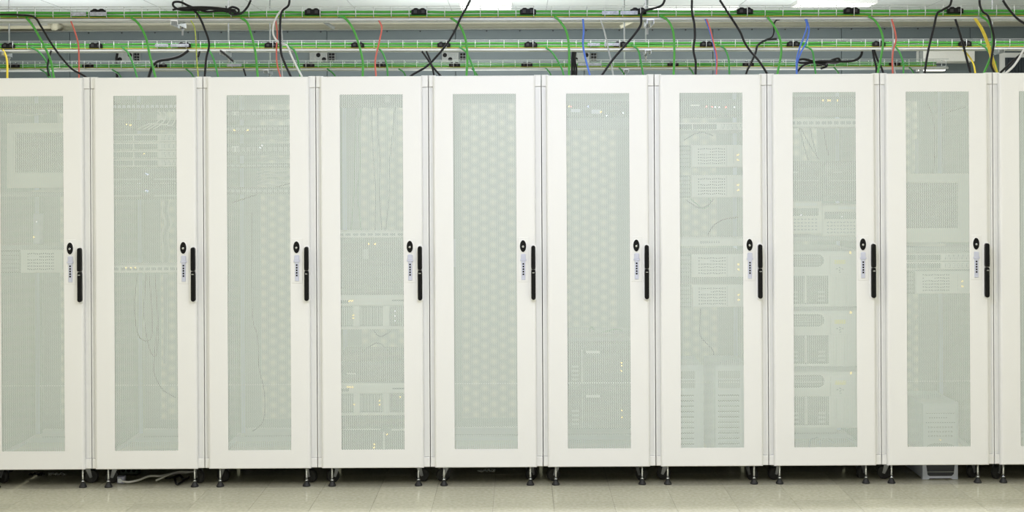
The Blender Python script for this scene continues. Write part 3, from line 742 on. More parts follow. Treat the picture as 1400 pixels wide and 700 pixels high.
for k, q in enumerate(([(800, 463, 0.2), (812, 452, 0.2), (820, 460, 0.2), (832, 455, 0.2), (850, 462, 0.2)], [(806, 463, 0.3), (808, 447, 0.3), (818, 455, 0.3), (845, 450, 0.3), (858, 463, 0.3)])):
    cable(['grey cable lying in waves on the shelf of the sixth cabinet', 'dark green cable arched over the shelf of the sixth cabinet'][k], q, 0.0035, (C_GREY, C_GREEN2)[k])
# cabinet 7
flat_unit('network_switch', 'dark switch with red lights topmost in the seventh cabinet', 'switch', 7, 136, 158, DGREY, 0.3, 0, lights=[(LED_R, [(965.5, 146), (973.5, 146), (992.5, 146.5)]), (LED_W, [(978, 146.5), (983, 146.5), (1004, 146.5)])], strips=[(-0.1, -0.05, 0.6, 0.68, LGREY)])
server_thin(7, 167.5, 178.5, 'slim pale server near the top of the seventh cabinet', None)
for k, (a, b_) in enumerate(((198, 229), (239, 270.5), (347, 379), (388.5, 420.5))):
    server_three(7, a, b_, ['topmost', 'second', 'third', 'lowest'][k] + ' of four pale servers with amber lights, seventh cabinet')
flat_unit('patch_panel', 'pale panel with a row of dark marks at mid height, seventh cabinet', 'patch panel', 7, 325.5, 336.5, LGREY, 0.2, strips=[(-0.05 + 0.012*k, -0.043 + 0.012*k, 0.35, 0.65, MGREY) for k in range(9)])
for k, q in enumerate(([(938, 273, 0.25), (955, 284, 0.25), (968, 280, 0.25), (976, 272, 0.25)], [(944, 272, 0.3), (962, 285, 0.3), (972, 276, 0.3), (968, 271, 0.3)], [(967, 322, 0.25), (976, 308, 0.25), (990, 300, 0.25), (1010, 297, 0.25)], [(935, 192, 0.25), (948, 184, 0.25), (962, 181, 0.25), (975, 186, 0.25)], [(958, 421, 0.5), (957, 440, 0.5), (958, 460, 0.5), (974, 478, 0.5), (976, 492, 0.5)])):
    cable(['dark cable sagging under the second server, seventh cabinet', 'green cable looped beside the sagging one, seventh cabinet', 'dark cable rising from the marked panel, seventh cabinet', 'dark cable arching under the slim server, seventh cabinet', 'dark cable dropping behind the tower computers, seventh cabinet'][k], q, 0.0034, (C_BLACK, C_GREEN2, C_BLACK, C_BLACK, C_BLACK)[k])
zf = Z_BOT + 0.0202
for k, px in enumerate((938.5, 1000.5)):
    a = P(px, 600, 0.08)
    tower('tower_computer', ('left' if k == 0 else 'right') + ' of two pale tower computers in the bottom of the seventh cabinet', a.x, 0.08, zf, 0.185, 0.50, 0.40, SILVER, 'vents', None if k == 0 else 'pale tower computers of the seventh cabinet')
# cabinet 8
flat_unit('network_switch', 'dark switch with three amber lights topmost in the eighth cabinet', 'switch', 8, 132, 146, DGREY, 0.3, 0, lights=[(LED_Y, [(1125, 137.3), (1132, 137.3), (1134.5, 137.3), (1144.5, 137.3)])])
flat_unit('blanking_panel', 'grey blanking panel under the top switch, eighth cabinet', 'panel', 8, 147, 160, MGREY, 0.05)
flat_unit('patch_panel', 'pale patch panel above the open gap, eighth cabinet', 'patch panel', 8, 162, 174, LGREY, 0.2, 12, MGREY)
for k, q in enumerate(([(1093, 175, 0.2), (1098, 195, 0.2), (1105, 219, 0.2)], [(1095, 175, 0.23), (1108, 200, 0.23), (1120, 218, 0.23)], [(1108, 175, 0.2), (1112, 195, 0.2), (1118, 217, 0.2)], [(1126, 175, 0.3), (1129, 195, 0.3), (1133, 212, 0.3)])):
    cable(['leftmost', 'second', 'third', 'rightmost'][k] + ' of four black cables slanting through the gap of the eighth cabinet', q, 0.0036, C_BLACK)
for k, (a, b_) in enumerate(((1068, 1126), (1128.5, 1186))):
    p0, p1 = P(a, 275, 0.12), P(b_, 220, 0.12)
    t = thing('disk_enclosure', ('left' if k == 0 else 'right') + ' of two dark enclosures side by side above the desktops, eighth cabinet', 'disk enclosure', ((p0.x + p1.x)/2, 0.12, p0.z), 'dark enclosures of the eighth cabinet')
    w2, h = (p1.x - p0.x)/2, p1.z - p0.z
    obj('case', MB().box(-w2, w2, 0.006, 0.4, 0, h), MGREY, t)
    obj('face', MB().rbox(-w2, w2, 0, 0.008, 0, h, 0.003), DGREY, t)
    obj('groove', MB().box(-w2*0.8, w2*0.8, -0.002, 0.001, h*0.5, h*0.52).box(-w2*0.6, -w2*0.2, -0.002, 0.001, h*0.7, h*0.74), MGREY, t)
desktop('left of two beige desktop computers, raised, eighth cabinet', 8, 1064, 1123.6, 275, 320, 0.10, (1095, 294))
desktop('right of two beige desktop computers on a shelf, eighth cabinet', 8, 1124.4, 1180, 280, 323.5, 0.10, (1151, 296))
shelf(8, 324, 'grey shelf under the beige desktop computers, eighth cabinet', depth=0.5)
for k, (a, b_) in enumerate(((343, 419.5), (424.5, 501), (507.5, 585))):
    server_tall(8, a, b_, ['upper', 'middle', 'lower'][k] + ' of three tall pale servers with yellow displays, eighth cabinet')
for k, q in enumerate(([(1106, 612, 0.3), (1108, 602, 0.3), (1118, 598, 0.36)], [(1122, 612, 0.3), (1121, 603, 0.33), (1130, 600, 0.36), (1140, 606, 0.33)])):
    cable(['grey cable on the floor of the eighth cabinet at the left', 'white cable curled on the floor of the eighth cabinet'][k], q, 0.004, (C_GREY, C_WHITE)[k])
# cabinet 9
shelf(9, 338, 'grey shelf carrying the monitor of the ninth cabinet', depth=0.48)
monitor('beige tube monitor on a shelf behind the ninth mesh door', 9, 1225, 1327, 237, 337.5, 1236, 1310, 250, 312)
for k in range(2):
    server_thin(9, 346 + 11.6*k, 357 + 11.6*k, ('upper' if k == 0 else 'lower') + ' of two slim servers under the monitor, ninth cabinet', 'slim servers of the ninth cabinet')
server_three(9, 370, 402, 'pale server with two amber lights at mid height, ninth cabinet', None)
a = P(1285.5, 610, 0.18)
tower('small_tower_computer', 'small pale tower computer on the floor of the ninth cabinet', a.x, 0.18, zf, 0.20, 0.276, 0.40, SILVER, 'plain')
cable('thin dark cable slanting at the top of the ninth cabinet', [(1288, 157, 0.4), (1300, 152, 0.4), (1322, 146, 0.4)], 0.003, C_BLACK)
cable('dark cable hanging down the back left of the ninth cabinet', [(1268, 140, 0.5), (1276, 165, 0.5), (1278, 200, 0.5), (1276, 240, 0.5)], 0.003, C_BLACK)
cable('thin cable hanging below the servers of the ninth cabinet', [(1262, 405, 0.4), (1256, 430, 0.4), (1243, 465, 0.4)], 0.003, C_GREY)
cable('lilac cable strip hanging at the upper left of the ninth cabinet', [(1253, 190, 0.6), (1253, 215, 0.6), (1253, 238, 0.6)], 0.011, LILAC)


# ------------------------------------------------------------------ cable trays over the cabinets
TRAYS = {'front': (0.39, -4.0, 4.0, 9.0, 25.5), 'middle': (2.12, -4.6, 4.6, 55.5, 67.5), 'rear': (3.72, -5.0, None, 82.5, 94.0)}
TRAY_Z = {}
TILT, TILT_X, TILT_Z = 0.003, -0.0078, 0.0036      # the trays hang a trifle higher at the left
def make_tray(which, offset_px):
    y, xa, xb, py_t, py_b = TRAYS[which]
    if xb is None: xb = P(1297, 88, y).x
    zt, zb = P(PX, py_t, y).z, P(PX, py_b - 1.2, y).z
    TRAY_Z[which] = (zt, zb)
    t = thing('cable_tray', {'front': 'nearest long wire cable tray running just above the white cabinets', 'middle': 'middle of three long wire cable trays above the cabinets',
                             'rear': 'farthest and lowest looking wire cable tray, ending short at the right'}[which], 'cable tray', (TILT_X, y, TILT_Z))
    t.rotation_euler = (0, TILT, 0)
    r = 0.0021; w_ = 0.11; wm = zt - (zt - zb)*0.42
    for yy, zz in ((0.0, zt), (w_, zt), (w_, wm)) + (((0.0, wm),) if which == 'rear' else ()):
        obj('long_wire', MB().tube([(xa, yy, zz), (xb, yy, zz)], r, 6), TRAYM, t)
    for yy in (0.02, 0.055, 0.09):
        obj('long_wire', MB().tube([(xa, yy, zb + 0.004), (xb, yy, zb + 0.004)], r, 6), TRAYM, t)
    u = MB().tube([(0, w_, zt), (0, w_, zb + 0.012), (0, w_ - 0.012, zb), (0, 0.012, zb), (0, 0.0, zb + 0.012), (0, 0, zt)], r, 6)
    me = u.mesh('cross_wire', TRAYM)
    x = P(offset_px, py_t, y).x
    n0 = int(math.floor((x - xa)/0.1)); x -= n0*0.1
    while x < xb:
        link('cross_wire', me, t, (x, 0, 0)); x += 0.1
    obj('support_rail', MB().box(xa, xb, 0.004, 0.006, zb - 0.017, zb - 0.003).box(xa, xb, 0.004, 0.040, zb - 0.017, zb - 0.0155).box(xa, xb, 0.004, 0.040, zb - 0.0045, zb - 0.003)
        .box(xa, xb, w_ - 0.02, w_, zb - 0.017, zb - 0.003), mat('rail_white', (0.56, 0.58, 0.55), 0.4, 0.1, noise=0.02), t)
    return t
tray_f = make_tray('front', 48); tray_m = make_tray('middle', 37); tray_r = make_tray('rear', 31)

def tray_parts(t, which, plates, hangers):
    y, zt, zb = TRAYS[which][0], *TRAY_Z[which]
    for a, b_ in plates:      # joining plates clipped on the tray side
        p0, p1 = P(a, 20, y).x, P(b_, 20, y).x
        mb = MB().rbox(p0, p1, -0.006, -0.0025, zb + 0.012, zb + 0.034, 0.001)
        for k in range(3):
            xx = p0 + (p1 - p0)*(k + 0.5)/3
            mb.oval(xx, zb + 0.023, 0.006, 0.006, -0.010, -0.006, 8)
        obj('joining_plate', mb, PLATEM, t, label='bright joining plate clipped on the tray')
    for a in hangers:         # perforated arm under the tray with its threaded rod to the ceiling
        xx = P(a, 20, y).x
        q = obj('support_arm', MB().box(xx - 0.02, xx + 0.02, -0.06, 0.13, zb - 0.024, zb - 0.0175).box(xx - 0.02, xx - 0.0175, -0.06, 0.13, zb - 0.045, zb - 0.024).box(xx + 0.0175, xx + 0.02, -0.06, 0.13, zb - 0.045, zb - 0.024), STEEL, t)
        obj('threaded_rod', MB().tube([(xx, 0.122, zb - 0.085), (xx, 0.122, ROOM[4] - 0.015)], 0.0055, 8), RODM, q)
        for dz in (-0.055, -0.0175): obj('nut', MB().lathe([(0.011, dz), (0.011, dz + 0.010)], (xx, 0.122, zb), 6), RODM, q)
tray_parts(tray_f, 'front', [(97, 118), (123, 146), (823, 846), (848, 872)], [242, 888])
tray_parts(tray_m, 'middle', [(212, 230), (233, 258), (803, 820), (826, 846)], [3, 307, 885, 1365])
tray_parts(tray_r, 'rear', [(310, 330), (790, 822)], [365, 855])

# cables lying along the trays
def lying(which, label, m, r, yy, dz, x0_, x1_, seed, name='tray_cable', group=None, amp=0.004):
    rg = random.Random(seed); y = TRAYS[which][0]; zb = TRAY_Z[which][1]; pts = []; n = int((x1_ - x0_)/0.16)
    for k in range(n + 1):
        pts.append((x0_ + (x1_ - x0_)*k/n, y + yy + rg.uniform(-amp, amp), zb + 0.0022 + r + dz + rg.uniform(0, amp)))
    o = obj(name, MB().tube(smoothpath(pts, 4), r, 7), m, loc=(TILT_X, 0, TILT_Z)); o.rotation_euler = (0, TILT, 0)
    return tag(o, label, 'cable', group)
for which in TRAYS:
    xb = TRAYS[which][2] or P(1290, 88, TRAYS[which][0]).x
    xa = TRAYS[which][1]
    W = which
    lying(W, f'lower green cable lying along the {W} tray', C_GREEN, 0.0080, 0.034, 0.002, xa + 0.05, xb - 0.05, 1)
    lying(W, f'upper green cable lying along the {W} tray', C_GREEN, 0.0075, 0.036, 0.0225, xa + 0.05, xb - 0.05, 2)
    lying(W, f'back green cable lying along the {W} tray', C_GREEN2, 0.0080, 0.061, 0.006, xa + 0.05, xb - 0.05, 3)
    lying(W, f'dark green cable hugging the far side of the {W} tray', C_GREEN2, 0.007, 0.084, 0.008, xa + 0.05, xb - 0.05, 4)
    lying(W, f'thin yellow cable along the floor of the {W} tray', C_YELLOW, 0.002, 0.0145, 0.0, xa + 0.05, xb - 0.05, 5, amp=0.001)
lying('front', 'blue cable along the floor of the front tray at the left', C_BLUE, 0.0018, 0.0195, 0.0, P(0, 20, 0.39).x, P(340, 20, 0.39).x, 8, amp=0.0008)
# lying black cable at the far left of the front tray
# black double outlet boxes in the trays
box_mb = MB()
out = []
for sx in (-1, 1):
    for i in range(7):
        a = math.pi*(i/6); out.append((sx*0, 0))
prof = [(-0.045, 0.0), (0.045, 0.0), (0.045, 0.026), (0.036, 0.029), (0.026, 0.037), (0.012, 0.037), (0.004, 0.031), (-0.004, 0.031), (-0.012, 0.037), (-0.026, 0.037), (-0.036, 0.029), (-0.045, 0.026)]
BOX_ME = MB().slab(prof, 0.0, 0.020, 0.004).mesh('shell', BLACK)
PLUG_ME = MB().rbox(-0.010, 0.010, -0.0008, 0.003, 0.006, 0.026, 0.002).mesh('plug', RUBBER)
def outlet_boxes(which, xs, dz=0.008):
    y, zb = TRAYS[which][0], TRAY_Z[which][1]
    for k, a in enumerate(xs):
        where = ORD[k+1] + ' from the left' if k < len(xs) - 1 else 'last at the right'
        q = 0.0035; t = thing('outlet_box', f'black outlet box on the {which} tray, {where}', 'outlet box', (P(a, 20, y).x, y + q, zb + dz - TILT*P(a, 20, y).x + TILT_Z), f'black outlet boxes of the {which} tray')
        t.rotation_euler = (0, TILT, 0)
        link('shell', BOX_ME, t); link('plug', PLUG_ME, t, (-0.022, 0, 0)); link('plug', PLUG_ME, t, (0.022, 0, 0))
outlet_boxes('front', [133.5, 427, 573, 722, 873, 1019, 1165, 1307], 0.017)
outlet_boxes('middle', [10, 130, 251, 370, 488.5, 606.5, 725.5, 848, 966, 1085, 1202, 1320])
outlet_boxes('rear', [18, 119, 219.5, 421.5, 520.5, 621, 720, 920, 1023, 1124.5, 1223.5])

# ------------------------------------------------------------------ cables hanging from the trays
ZEND = Z_TOP - 0.0035
def drop(label, pts, r, m, y=0.42, end=True, name='cable', group=None, sides=7):
    """hanging cable; the last point is carried on down to the cabinet's top"""
    q = [P(p[0], p[1], p[2] if len(p) > 2 else y) for p in pts]
    if end:
        a, b_ = q[-2], q[-1]; d = (b_ - a)
        z1 = ZEND + r if q[-1].y < 0.87 else 2.151 + r
        f = (b_.z - z1)/max(1e-3, -d.z) if d.z < 0 else 0
        q.append(Vector((b_.x + max(-0.05, min(0.05, d.x*f)), b_.y, z1)))
    o = obj(name, MB().tube(smoothpath(q, 8), r, sides), m)
    return tag(o, label, 'cable', group)
YF = 0.385
G = 0.0066
greens = [[(36, 24), (46, 37), (59, 60), (69, 82), (73, 102)], [(179, 24), (189, 32), (199, 50), (205, 76), (212, 103)], [(329, 24), (338, 31), (343, 45), (349, 70), (352, 100)],
          [(462, 21), (472, 25), (483, 40), (491, 62), (496, 84), (496, 101)], [(616, 24), (628, 34), (636, 52), (639, 76), (638, 100)], [(758, 22), (767, 31), (775, 45), (778, 68), (778, 100)],
          [(902, 21), (913, 28), (920, 42), (922, 65), (921, 100)], [(1049, 23), (1058, 35), (1066, 52), (1068, 72), (1063, 100)], [(1187, 22), (1197, 29), (1205, 44), (1207, 62), (1200, 100)], [(1340, 21), (1352, 31), (1357, 47), (1355, 75), (1345, 100)]]
for k, q in enumerate(greens):
    nm = N_[k+1]
    drop(f'bright green cable dropping from the front tray into the {nm} cabinet' + ('' if k in (0, 9) else ' from the left'), q, G, C_GREEN, YF - 0.004, name='network_cable', group='green cables from the front tray')
mids = [[(40, 64), (52, 70), (62, 82), (68, 100)], [(166, 64), (175, 72), (182, 88), (187, 104)], [(284, 66), (291, 78), (296, 95), (298, 104)], [(394, 62), (403, 70), (408, 85), (410, 100)], [(516, 64), (524, 74), (529, 90), (530, 102)],
        [(628, 64), (638, 72), (645, 88), (649, 100)], [(746, 65), (755, 72), (764, 86), (770, 100)], [(862, 61), (872, 68), (876, 84), (879, 100)], [(980, 61), (990, 66), (996, 80), (997, 100)], [(1100, 63), (1110, 69), (1113, 85), (1115, 100)], [(1222, 61), (1230, 72), (1235, 88), (1235, 100)], [(1338, 59), (1348, 66), (1356, 78), (1362, 92)]]
for k, q in enumerate(mids):
    drop(f'green cable dropping behind the cabinets from the middle tray, {ORD[k+1]} from the left', q, 0.0066, C_GREEN2, 2.104 if k < 11 else 2.07, name='network_cable', group='green cables from the middle tray')
rears = [[(55, 95), (63, 100), (68, 108)], [(153, 95), (162, 101), (167, 108)], [(254, 94), (261, 100), (266, 108)], [(447, 94), (455, 100), (461, 108)], [(545, 94), (552, 99), (556, 108)], [(645, 94), (650, 99), (656, 108)], [(746, 93), (751, 99), (756, 108)], [(846, 92), (851, 98), (856, 108)], [(942, 92), (947, 99), (951, 108)], [(1140, 92), (1145, 98), (1150, 108)], [(1243, 92), (1248, 98), (1252, 108)]]
for k, q in enumerate(rears):
    drop(f'short green cable end leaving the rear tray, {ORD[k+1]} from the left', q, 0.0066, C_GREEN2, 3.712, end=False, name='network_cable', group='green cables from the rear tray')
BK = 0.0066
YB = 0.372
drop('black cable from the far left of the front tray slanting down to the second cabinet', [(0, 20), (24, 20.5), (46, 23), (56, 36), (68, 56), (82, 76), (98, 94), (114, 103)], 0.0058, C_BLACK, YB, name='power_cable')
drop('red cable hanging straight from the front tray over the leftmost cabinet', [(97, 29), (102, 42), (107, 60), (108, 80), (108, 104)], 0.0045, C_RED, YB + 0.02)
drop('yellow cable hanging at the far left edge above the leftmost cabinet', [(4, 68), (8, 76), (10, 88), (10, 106)], 0.0075, C_YELLOW, 2.112)
drop('yellow green striped cable hanging near the black coil, left of the third cabinet', [(261, 28), (266, 38), (268, 58), (269, 80), (271, 104)], 0.0036, mat('cable_yellow_green', (0.42, 0.48, 0.07), 0.45, noise=0.3, nscale=60), YB)
drop('black cable running down from the big coil to the third cabinet', [(264, 13, 0.35), (272, 22, 0.35), (280, 40, 0.36), (286, 60), (282, 80), (280, 104)], 0.0062, C_BLACK, YB, name='power_cable')
drop('thick black cable bending down into the second cabinet', [(258, 69), (246, 77), (232, 81), (216, 84), (208, 92), (204, 104)], 0.0085, C_BLACK, 0.55, name='power_cable')
drop('black cable running straight down from the top edge above the third cabinet', [(396, 0), (394, 8), (385, 17), (383, 38), (384, 70), (390, 88), (397, 103)], BK, C_BLACK, YB - 0.02, name='power_cable')
drop('white cable with a kink hanging above the third cabinet', [(390, 9), (380, 20), (374, 34), (374, 48), (381, 58), (392, 62), (397, 73), (403, 86), (412, 103)], 0.0055, C_WHITE, YB - 0.006)
drop('red cable beside the white kinked cable, above the third cabinet', [(377, 28), (379, 45), (378, 70), (379, 88), (383, 103)], 0.0045, C_RED, YB + 0.008)
drop('thin grey cable behind the black and white ones, above the third cabinet', [(384, 34), (386, 55), (384, 75), (386, 103)], 0.0040, C_GREY, YB + 0.02)
drop('half red half grey looking cable above the fourth cabinet', [(518, 28), (522, 38), (519, 55), (516, 68), (513, 84), (514, 102)], 0.0048, C_RED, YB)
drop('long black cable crossing from the top edge to the left of the fifth cabinet', [(643, 0), (637, 12), (630, 24), (622, 42), (611, 60), (598, 76), (583, 91), (566, 101)], 0.0062, C_BLACK, YB - 0.016, name='power_cable')
drop('black cable crossing the long one, left of the empty cabinet', [(577, 70), (584, 80), (592, 92), (600, 101)], 0.0062, C_BLACK, 0.6, name='power_cable')
drop('second black cable beside the crossing one, left of the empty cabinet', [(583, 70), (588, 82), (591, 92), (593, 101)], 0.0058, C_BLACK, 0.62, name='power_cable')
drop('blue cable hanging alone above the sixth cabinet', [(797, 26), (798, 42), (797, 60), (800, 78), (806, 101)], 0.0055, C_BLUE, YB)
drop('pale grey cable hanging beside the blue one, above the sixth cabinet', [(821, 27), (826, 42), (831, 64), (835, 82), (838, 101)], 0.0046, C_GREY, YB)
for k, (a, b_) in enumerate(((783, 782), (785, 785), (787, 788))):
    drop(f'thick black cable, {["left", "middle", "right"][k]} of the three behind the green one at the sixth cabinet', [(a, 71, 0.7), (a - 1, 82, 0.7), (b_, 92, 0.7), (b_, 102, 0.7)], 0.0062, C_BLACK, name='power_cable')
drop('black cable swinging down left to the seam of sixth and seventh cabinets', [(909, 0), (905, 7), (896, 11), (884, 14), (877, 19), (876, 34), (866, 49), (852, 65), (839, 80), (824, 101)], BK, C_BLACK, YB - 0.02, name='power_cable')
drop('black cable hanging almost straight above the seventh cabinet', [(946, 0), (946, 16), (949, 32), (950, 50), (948, 68), (951, 84), (951, 101)], BK, C_BLACK, YB, name='power_cable')
drop('black cable slanting right from the top edge to the eighth cabinet', [(984, 0), (993, 14), (1002, 28), (1012, 44), (1018, 58), (1026, 70), (1038, 84), (1049, 101)], BK, C_BLACK, YB, name='power_cable')
drop('blue cable of the blue and red pair above the seventh cabinet', [(964, 26), (970, 42), (975, 60), (979, 80), (979, 101)], 0.0038, C_BLUE, YB + 0.012)
drop('red cable of the blue and red pair above the seventh cabinet', [(966, 26), (971, 40), (976, 60), (980, 78), (979.5, 101)], 0.0042, C_RED, YB + 0.002)
drop('black cable bending from the middle tray back to the seventh cabinet', [(1062, 53), (1047, 55), (1036, 62), (1033, 72), (1026, 88), (1020, 101)], 0.0075, C_BLACK, 2.105, name='power_cable')
drop('short black cable with a hook end under the front tray, seam of the eighth cabinet', [(1066, 26.5), (1061, 28), (1058, 34), (1058, 44), (1055, 51), (1048, 54)], 0.0046, C_BLACK, YB + 0.03, end=False)
drop('left of two blue cables above the eighth cabinet', [(1101, 26), (1103, 36), (1099, 50), (1093, 66), (1089, 82), (1089, 101)], 0.0045, C_BLUE, YB)
drop('right of two blue cables above the eighth cabinet', [(1102.5, 26), (1106, 40), (1103, 56), (1095, 72), (1090, 86), (1089.5, 101)], 0.0045, C_BLUE, YB + 0.01)
drop('red cable hanging above the seam of the eighth and ninth cabinets', [(1219, 26), (1223, 40), (1225, 54), (1221, 70), (1220, 84), (1220.5, 101)], 0.0048, C_RED, YB)
drop('white grey cable behind the red one at the ninth cabinet', [(1218, 27), (1221, 42), (1221, 60), (1220, 80), (1224, 101)], 0.0048, C_GREY, YB + 0.012)
drop('left of two thick black cables above the seam of the eighth and ninth cabinets', [(1193, 68), (1195, 80), (1198, 92), (1198, 101)], 0.0066, C_BLACK, 0.7, name='power_cable')
drop('right of two thick black cables, bending right, at the seam of the ninth cabinet', [(1195, 68), (1199, 80), (1204, 90), (1208, 101)], 0.0066, C_BLACK, 0.72, name='power_cable')
drop('black cable with a kink at the tray, falling left over the ninth cabinet', [(1301, 0), (1298, 8), (1288, 14), (1281, 19), (1277, 36), (1271, 60), (1267, 80), (1264, 101)], BK, C_BLACK, YB - 0.02, name='power_cable')
drop('black cable slanting right above the ninth cabinet', [(1306, 26), (1311, 42), (1317, 62), (1322, 82), (1327, 101)], BK, C_BLACK, YB, name='power_cable')
drop('yellow cable, left of two slanting above the rightmost seam', [(1332, 25), (1341, 39), (1349, 58), (1354, 76), (1360, 101)], 0.0055, C_YELLOW, YB - 0.012)
drop('yellow cable, right of two slanting above the rightmost seam', [(1334, 25), (1343, 39), (1351, 58), (1357, 78), (1364, 101)], 0.0055, C_YELLOW, YB - 0.026)
drop('black cable curling from the top edge to the rightmost seam', [(1339, 0), (1340, 8), (1344, 16), (1351, 22), (1356, 38), (1359, 56), (1356, 76), (1355, 88), (1360, 101)], BK, C_BLACK, YB - 0.045, name='power_cable')
drop('black cable crossing the top right corner of the view', [(1371, 0), (1376, 8), (1384, 18), (1394, 28), (1408, 36)], 0.0072, C_BLACK, 0.33, end=False, name='power_cable')
drop('white cable coming in from the right edge over the rightmost cabinet', [(1412, 52), (1401, 66), (1393, 80), (1385, 91), (1374, 101)], 0.0062, C_WHITE, YB)
drop('black cable coming in from the right edge beside the white one', [(1412, 62), (1396, 74), (1382, 86), (1366, 101)], 0.0066, C_BLACK, YB + 0.03, name='power_cable')
drop('thin green cable beside the rightmost black cables', [(1361, 84), (1361.5, 92), (1362, 101)], 0.004, C_GREEN, YB + 0.05)
drop('yellow cable slanting behind the cabinets at the right', [(1316, 68), (1324, 76), (1331, 88), (1334, 104)], 0.006, C_YELLOW, 2.2, end=False)
# coils of spare black cable tied over the trays
coil_f = [(343, 0), (338, 10), (330, 18), (318, 20), (312, 14), (318, 9.5), (326, 13), (324, 18), (312, 14), (296, 11), (280, 13), (262, 14), (245, 13), (237, 8), (238, 3), (247, 3), (258, 8), (268, 11), (285, 12), (300, 13), (313, 13), (323, 16)]
t = tag(obj('cable_coil', MB().tube(smoothpath([P(a, b_, 0.345 + 0.012*math.sin(k*1.3)) for k, (a, b_) in enumerate(coil_f)], 7), 0.0066, 7), C_BLACK), 'bundled black power cable tied over the front tray near the second and third cabinets', 'cable')
obj('tie', MB().tube([P(309, 8, 0.345), P(310, 18, 0.345)], 0.0035, 6).tube([P(272, 9, 0.345), P(272, 16, 0.345)], 0.0035, 6), C_BLACK, t)
obj('spare_loop', MB().tube(smoothpath([P(236, 13.5, 0.35), P(250, 11, 0.35), P(268, 12, 0.35), P(282, 16, 0.35), P(300, 15, 0.35), P(312, 16, 0.35)], 6), 0.0062, 7), C_BLACK, t)
obj('second_loop', MB().tube(smoothpath([P(244, 12, 0.335), P(262, 10, 0.335), P(284, 10, 0.335), P(306, 12, 0.335), P(322, 14, 0.335)], 6), 0.0062, 7), C_BLACK, t)
coil_r = [(1179, 67), (1177, 76), (1170, 82), (1158, 84), (1140, 84), (1120, 84), (1100, 86), (1092, 85), (1092, 82), (1100, 81), (1112, 84), (1126, 87), (1138, 82), (1146, 80), (1148, 84), (1140, 86), (1128, 85)]
t = tag(obj('cable_coil', MB().tube(smoothpath([P(a, b_, 3.64 + 0.012*math.sin(k*1.3)) for k, (a, b_) in enumerate(coil_r)], 7), 0.0105, 7), C_BLACK), 'black cable coil tied on the rear tray above the eighth cabinet', 'cable')
obj('spare_loop', MB().tube(smoothpath([P(1090, 98, 3.65), P(1098, 90, 3.64), P(1112, 86, 3.64), P(1130, 90, 3.64), P(1122, 94, 3.64)], 6), 0.009, 7), C_BLACK, t)
# short black drops from the middle tray seen in the gaps
for k, q in enumerate(([(70, 69), (67, 80), (65, 92), (67, 104)], [(301, 69), (310, 76), (319, 84)], [(273, 70), (271, 78)], [(333, 94, 3.7), (336, 104, 3.7)])):
    drop(['black cable curving down beside the leftmost green drops, behind', 'black cable slanting from the middle tray above the third cabinet', 'stub of black cable under the middle tray above the second cabinet', 'short black cable under the rear tray above the third cabinet'][k], q, 0.007, C_BLACK, 2.045 if k == 1 else 2.08, end=False, name='power_cable')

# ------------------------------------------------------------------ things on the far wall and ceiling
YW = YC - 0.03
for k, (a, w_px) in enumerate(((160, 31), (423, 35), (604, 33), (783, 33))):
    p0, p1 = P(a, 85, YW), P(a + w_px, 71.5, YW)
    t = thing('socket_panel', f'wall panel of round sockets and black switches, {["leftmost", "second", "third", "rightmost"][k]} of four', 'socket panel', (p0.x, YW, p0.z), 'socket panels on the far wall')
    w_, h = p1.x - p0.x, p1.z - p0.z
    obj('plate', MB().rbox(0, w_*0.70, 0, 0.03, 0, h, 0.004), mat('socket_grey', (0.34, 0.35, 0.34), 0.5, noise=0.03), t)
    for r_ in range(2):
        for c in range(3):
            obj('socket', MB().oval(w_*(0.13 + 0.22*c), h*(0.28 + 0.44*r_), 0.022, 0.022, -0.004, 0.001, 14), BLACK if (r_ + c + k) % 3 == 0 else MGREY, t)
    obj('switch_block', MB().rbox(w_*0.74, w_, 0.004, 0.03, h*0.06, h*0.94, 0.003), MGREY, t)
    for r_ in range(3):
        for c in range(2):
            obj('switch', MB().rbox(w_*(0.76 + 0.12*c), w_*(0.86 + 0.12*c), -0.006, 0.006, h*(0.10 + 0.29*r_), h*(0.32 + 0.29*r_), 0.003), BLACK, t)
    if k == 3 or k == 0:
        xx = P(a + 1, 71, YW).x - p0.x
        obj('supply_cable', MB().tube([(xx, -0.012, h*0.9), (xx - 0.01, -0.012, h*0.4), (xx, -0.012, -0.3)], 0.012, 7), C_BLACK, t)
# box lamp housing at the right
p0, p1 = P(1263, 84, 6.1), P(1333, 67, 6.1)
t = thing('lamp_housing', 'cream box shaped lamp housing at the right, behind the middle tray', 'lamp', (p0.x, 6.1, p0.z))
obj('housing', MB().rbox(0, p1.x - p0.x, 0, YC - 6.1 - 0.001, 0, p1.z - p0.z, 0.006), LGREY, t)
obj('end_bracket', MB().box(-0.03, 0.0, 0.02, 0.06, -0.12, p1.z - p0.z + 0.05), MGREY, t)
# bright tube lamp low at the right
p0, p1 = P(1256, 97, 6.25), P(1292, 94, 6.25)
t = thing('tube_lamp', 'short bright lamp tube low at the right, just above the ninth cabinet', 'lamp', (p0.x, 6.25, p0.z))
obj('tube', MB().lathe([(0.012, 0.0), (0.012, p1.x - p0.x)], (0, 0, 0.012), 10, 'x'), LAMPM, t)
obj('holder', MB().box(0, p1.x - p0.x, 0.012, YC - 6.25 - 0.001, -0.002, 0.03), WHITE, t)
# window with a dark blind at the right end of the back wall
p0, p1 = P(1366, 130, YC), P(1460, 72, YC)
t = struct('window_1', MB().box(p0.x, p1.x, YC - 0.03, YC - 0.004, p0.z - 0.35, p1.z), WHITE)
for k in range(18):
    xx = p0.x + 0.05 + k*(p1.x - p0.x - 0.1)/18
    obj('slat', MB().rbox(xx, xx + (p1.x - p0.x - 0.1)/18*0.86, YC - 0.045, YC - 0.03, p0.z - 0.3, p1.z - 0.05, 0.002), CURTAIN, t)
